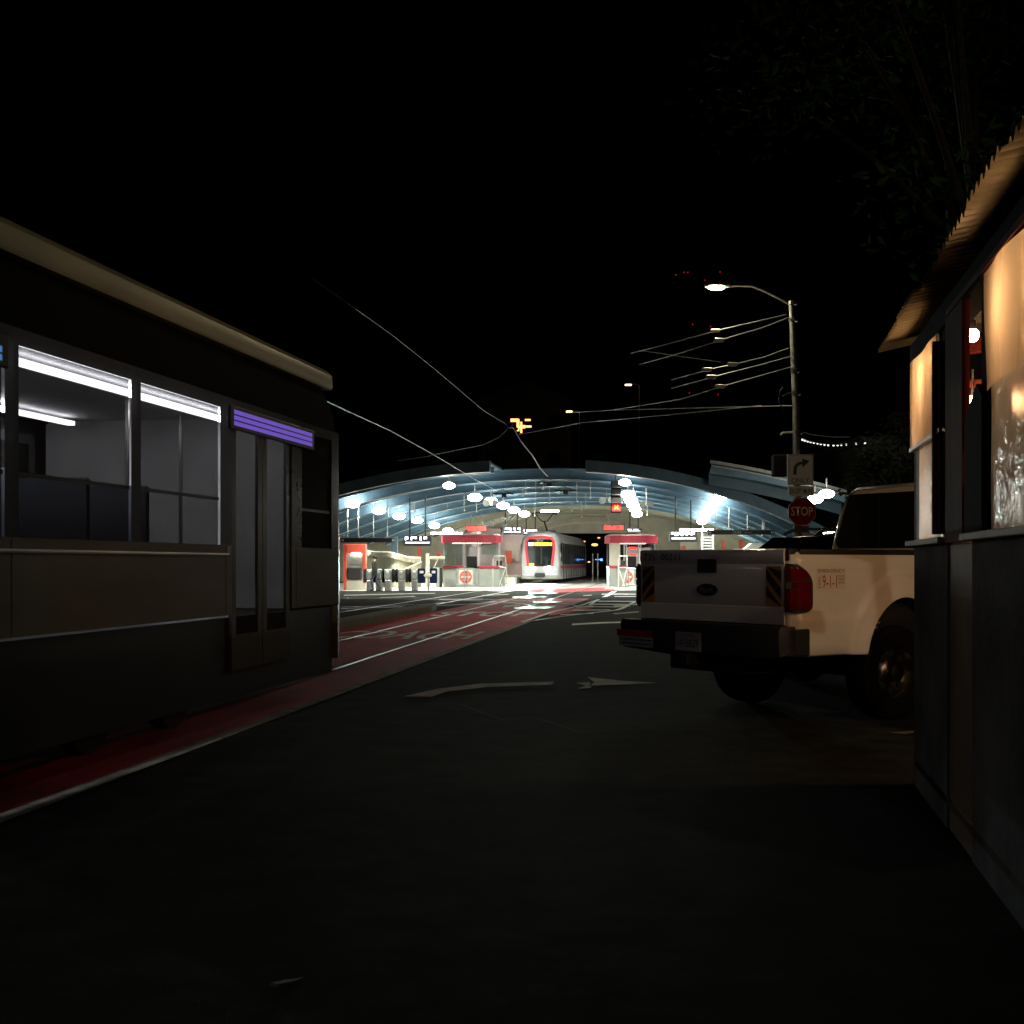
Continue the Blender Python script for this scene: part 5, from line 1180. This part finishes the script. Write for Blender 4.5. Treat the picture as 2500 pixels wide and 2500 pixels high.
# retaining front of the hill, left and right of the tunnel portal
for xa, xb in ((-180, P(-14, 107).x), (P(3.2, 107).x, 180)):
    bb.poly([(xa, 107.8, 0), (xb, 107.8, 0), (xb, 107.8, 5.8), (xa, 107.8, 3.0)] if xa < -100 else [(xa, 107.8, 0), (xb, 107.8, 0), (xb, 107.8, 3.0), (xa, 107.8, 5.8)])
struct(bb.out('hill', 'hill', None, True))
hs = thing('hillside_house', 'dark hillside house with one glowing orange window over the canopy', 'house', (1.4, 141.5, 8))
bb = MB(); bb.box(-5, 5, 0, 8, 0, 10.8); bb.out('wall', 'bldgdark', hs); bb = MB(); bb.prism([(-5.4, 10.8), (5.4, 10.8), (0, 13.2)], 'y', -.4, 8.4); bb.out('roof', 'black', hs)
wf = MB().box(-1.7, .9, -.08, -.01, 7.2, 9.2).out('window', 'black', hs)
bb = MB()
for (a, c2, e, f_) in ((-1.55, -.75, 8.6, 8.95), (-.9, -.6, 7.6, 8.9), (-.45, .05, 7.9, 8.25), (.1, .7, 8.0, 8.2), (.0, .6, 8.7, 8.9), (-.5, -.3, 7.4, 8.6), (-.75, -.55, 7.9, 8.1)): bb.box(a, c2, -.12, -.085, e, f_)
bb.out('lit_pane', 'windowlit', wf)
for x, z in ((-3.6, 4), (3.2, 4), (3.2, 8)):
    bb = MB(); bb.box(x-.6, x+.6, -.05, -.01, z, z+1.4); bb.out('window', 'darkglass', hs)
for px, py, Y, lb in ((1535, 940, 125, 'far street lamp on the hill, the higher of the two'), (1391, 1005, 135, 'far street lamp on the hill right of the orange window')):
    p = at(px, py, Y); t = thing('hill_lamp', lb, 'street lamp', (p.x+1.0, p.y, 8), 0, 'far street lamps')
    bb = MB(); bb.tube([(0, 0, 0), (0, 0, p.z-8), (-.4, 0, p.z-7.9), (-.8, 0, p.z-7.95)], .05, 6); bb.out('pole', 'galv', t); bb = MB(); bb.box(-1.35, -.75, -.12, .12, p.z-8.05, p.z-7.93, bev=.03); bb.out('lamp_head', 'farlamp', t)
# radio tower with red beacons
tw = thing('radio_tower', 'distant dark radio tower marked only by small red beacons', 'tower', ((1705-1250)/F*900, 900, 0))
tops = []
for k in range(3):
    a = 2*PI*k/3+.3; p0 = Vector((22*math.cos(a), 22*math.sin(a), 0)); p1 = Vector((9*math.cos(a), 9*math.sin(a), 110)); p2 = Vector((14*math.cos(a), 14*math.sin(a), 200)); p3 = Vector((14*math.cos(a), 14*math.sin(a), 232))
    bb = MB(); bb.tube([p0, p1, p2, p3], [1.4, 1.0, .8, .3], 6); bb.out('mast', 'black', tw); tops.append((p0, p1, p2))
bb = MB()
for i in range(3):
    for j in (1, 2): bb.tube([tops[i][j], tops[(i+1) % 3][j]], .7, 5)
    bb.tube([tops[i][0].lerp(tops[i][1], .6), tops[(i+1) % 3][0].lerp(tops[(i+1) % 3][1], .6)], .6, 5)
bb.out('crossbeam', 'black', tw)
for px, py in ((1650, 671), (1670, 665), (1679, 665), (1758, 664), (1691, 792), (1735, 797), (1683, 959), (1753, 963), (1721, 684)):
    p = at(px, py, 885); bb = MB(); bb.ball((p.x-tw.location.x, p.y-900, p.z), .42, u=8, v=6); bb.out('beacon', 'redbeacon', tw)
# buildings left and right of the square (dark)
def bldg(label, x0, x1, y0, y1, h, m, wins=True, face=-1):
    t = thing('shop_building', label, 'building', ((x0+x1)/2, y0, 0)); hw = (x1-x0)/2
    bb = MB(); bb.box(-hw, hw, 0, y1-y0, 0, h); bb.out('wall', m, t); bb = MB(); bb.box(-hw-.2, hw+.2, -.25, y1-y0+.1, h, h+.35); bb.out('cornice', m, t)
    bb = MB(); bb.box(-hw+.5, hw-.5, -.06, -.01, .6, 2.7); bb.out('shop_window', 'darkglass', t)
    nw = max(2, int(hw))
    for k in range(nw):
        x = -hw+(k+.5)*2*hw/nw; bb = MB(); bb.box(x-.5, x+.5, -.05, -.01, 3.9, 5.4); f = bb.out('window', 'darkglass', t)
        bb = MB(); bb.box(x-.6, x+.6, -.12, -.02, 3.78, 3.88); bb.out('sill', m, f)
bldg('dark two storey shop building beyond the street tree', 15.5, 30, 58, 75, 6.6, 'bldgdark')
bldg('dark low building left of the station behind the near tram', -34, -20, 58, 75, 6.4, 'bldg')
bldg('dark shop building on the far left kerb behind the near tram', -30, -14, 34, 50, 6.8, 'bldgdark')
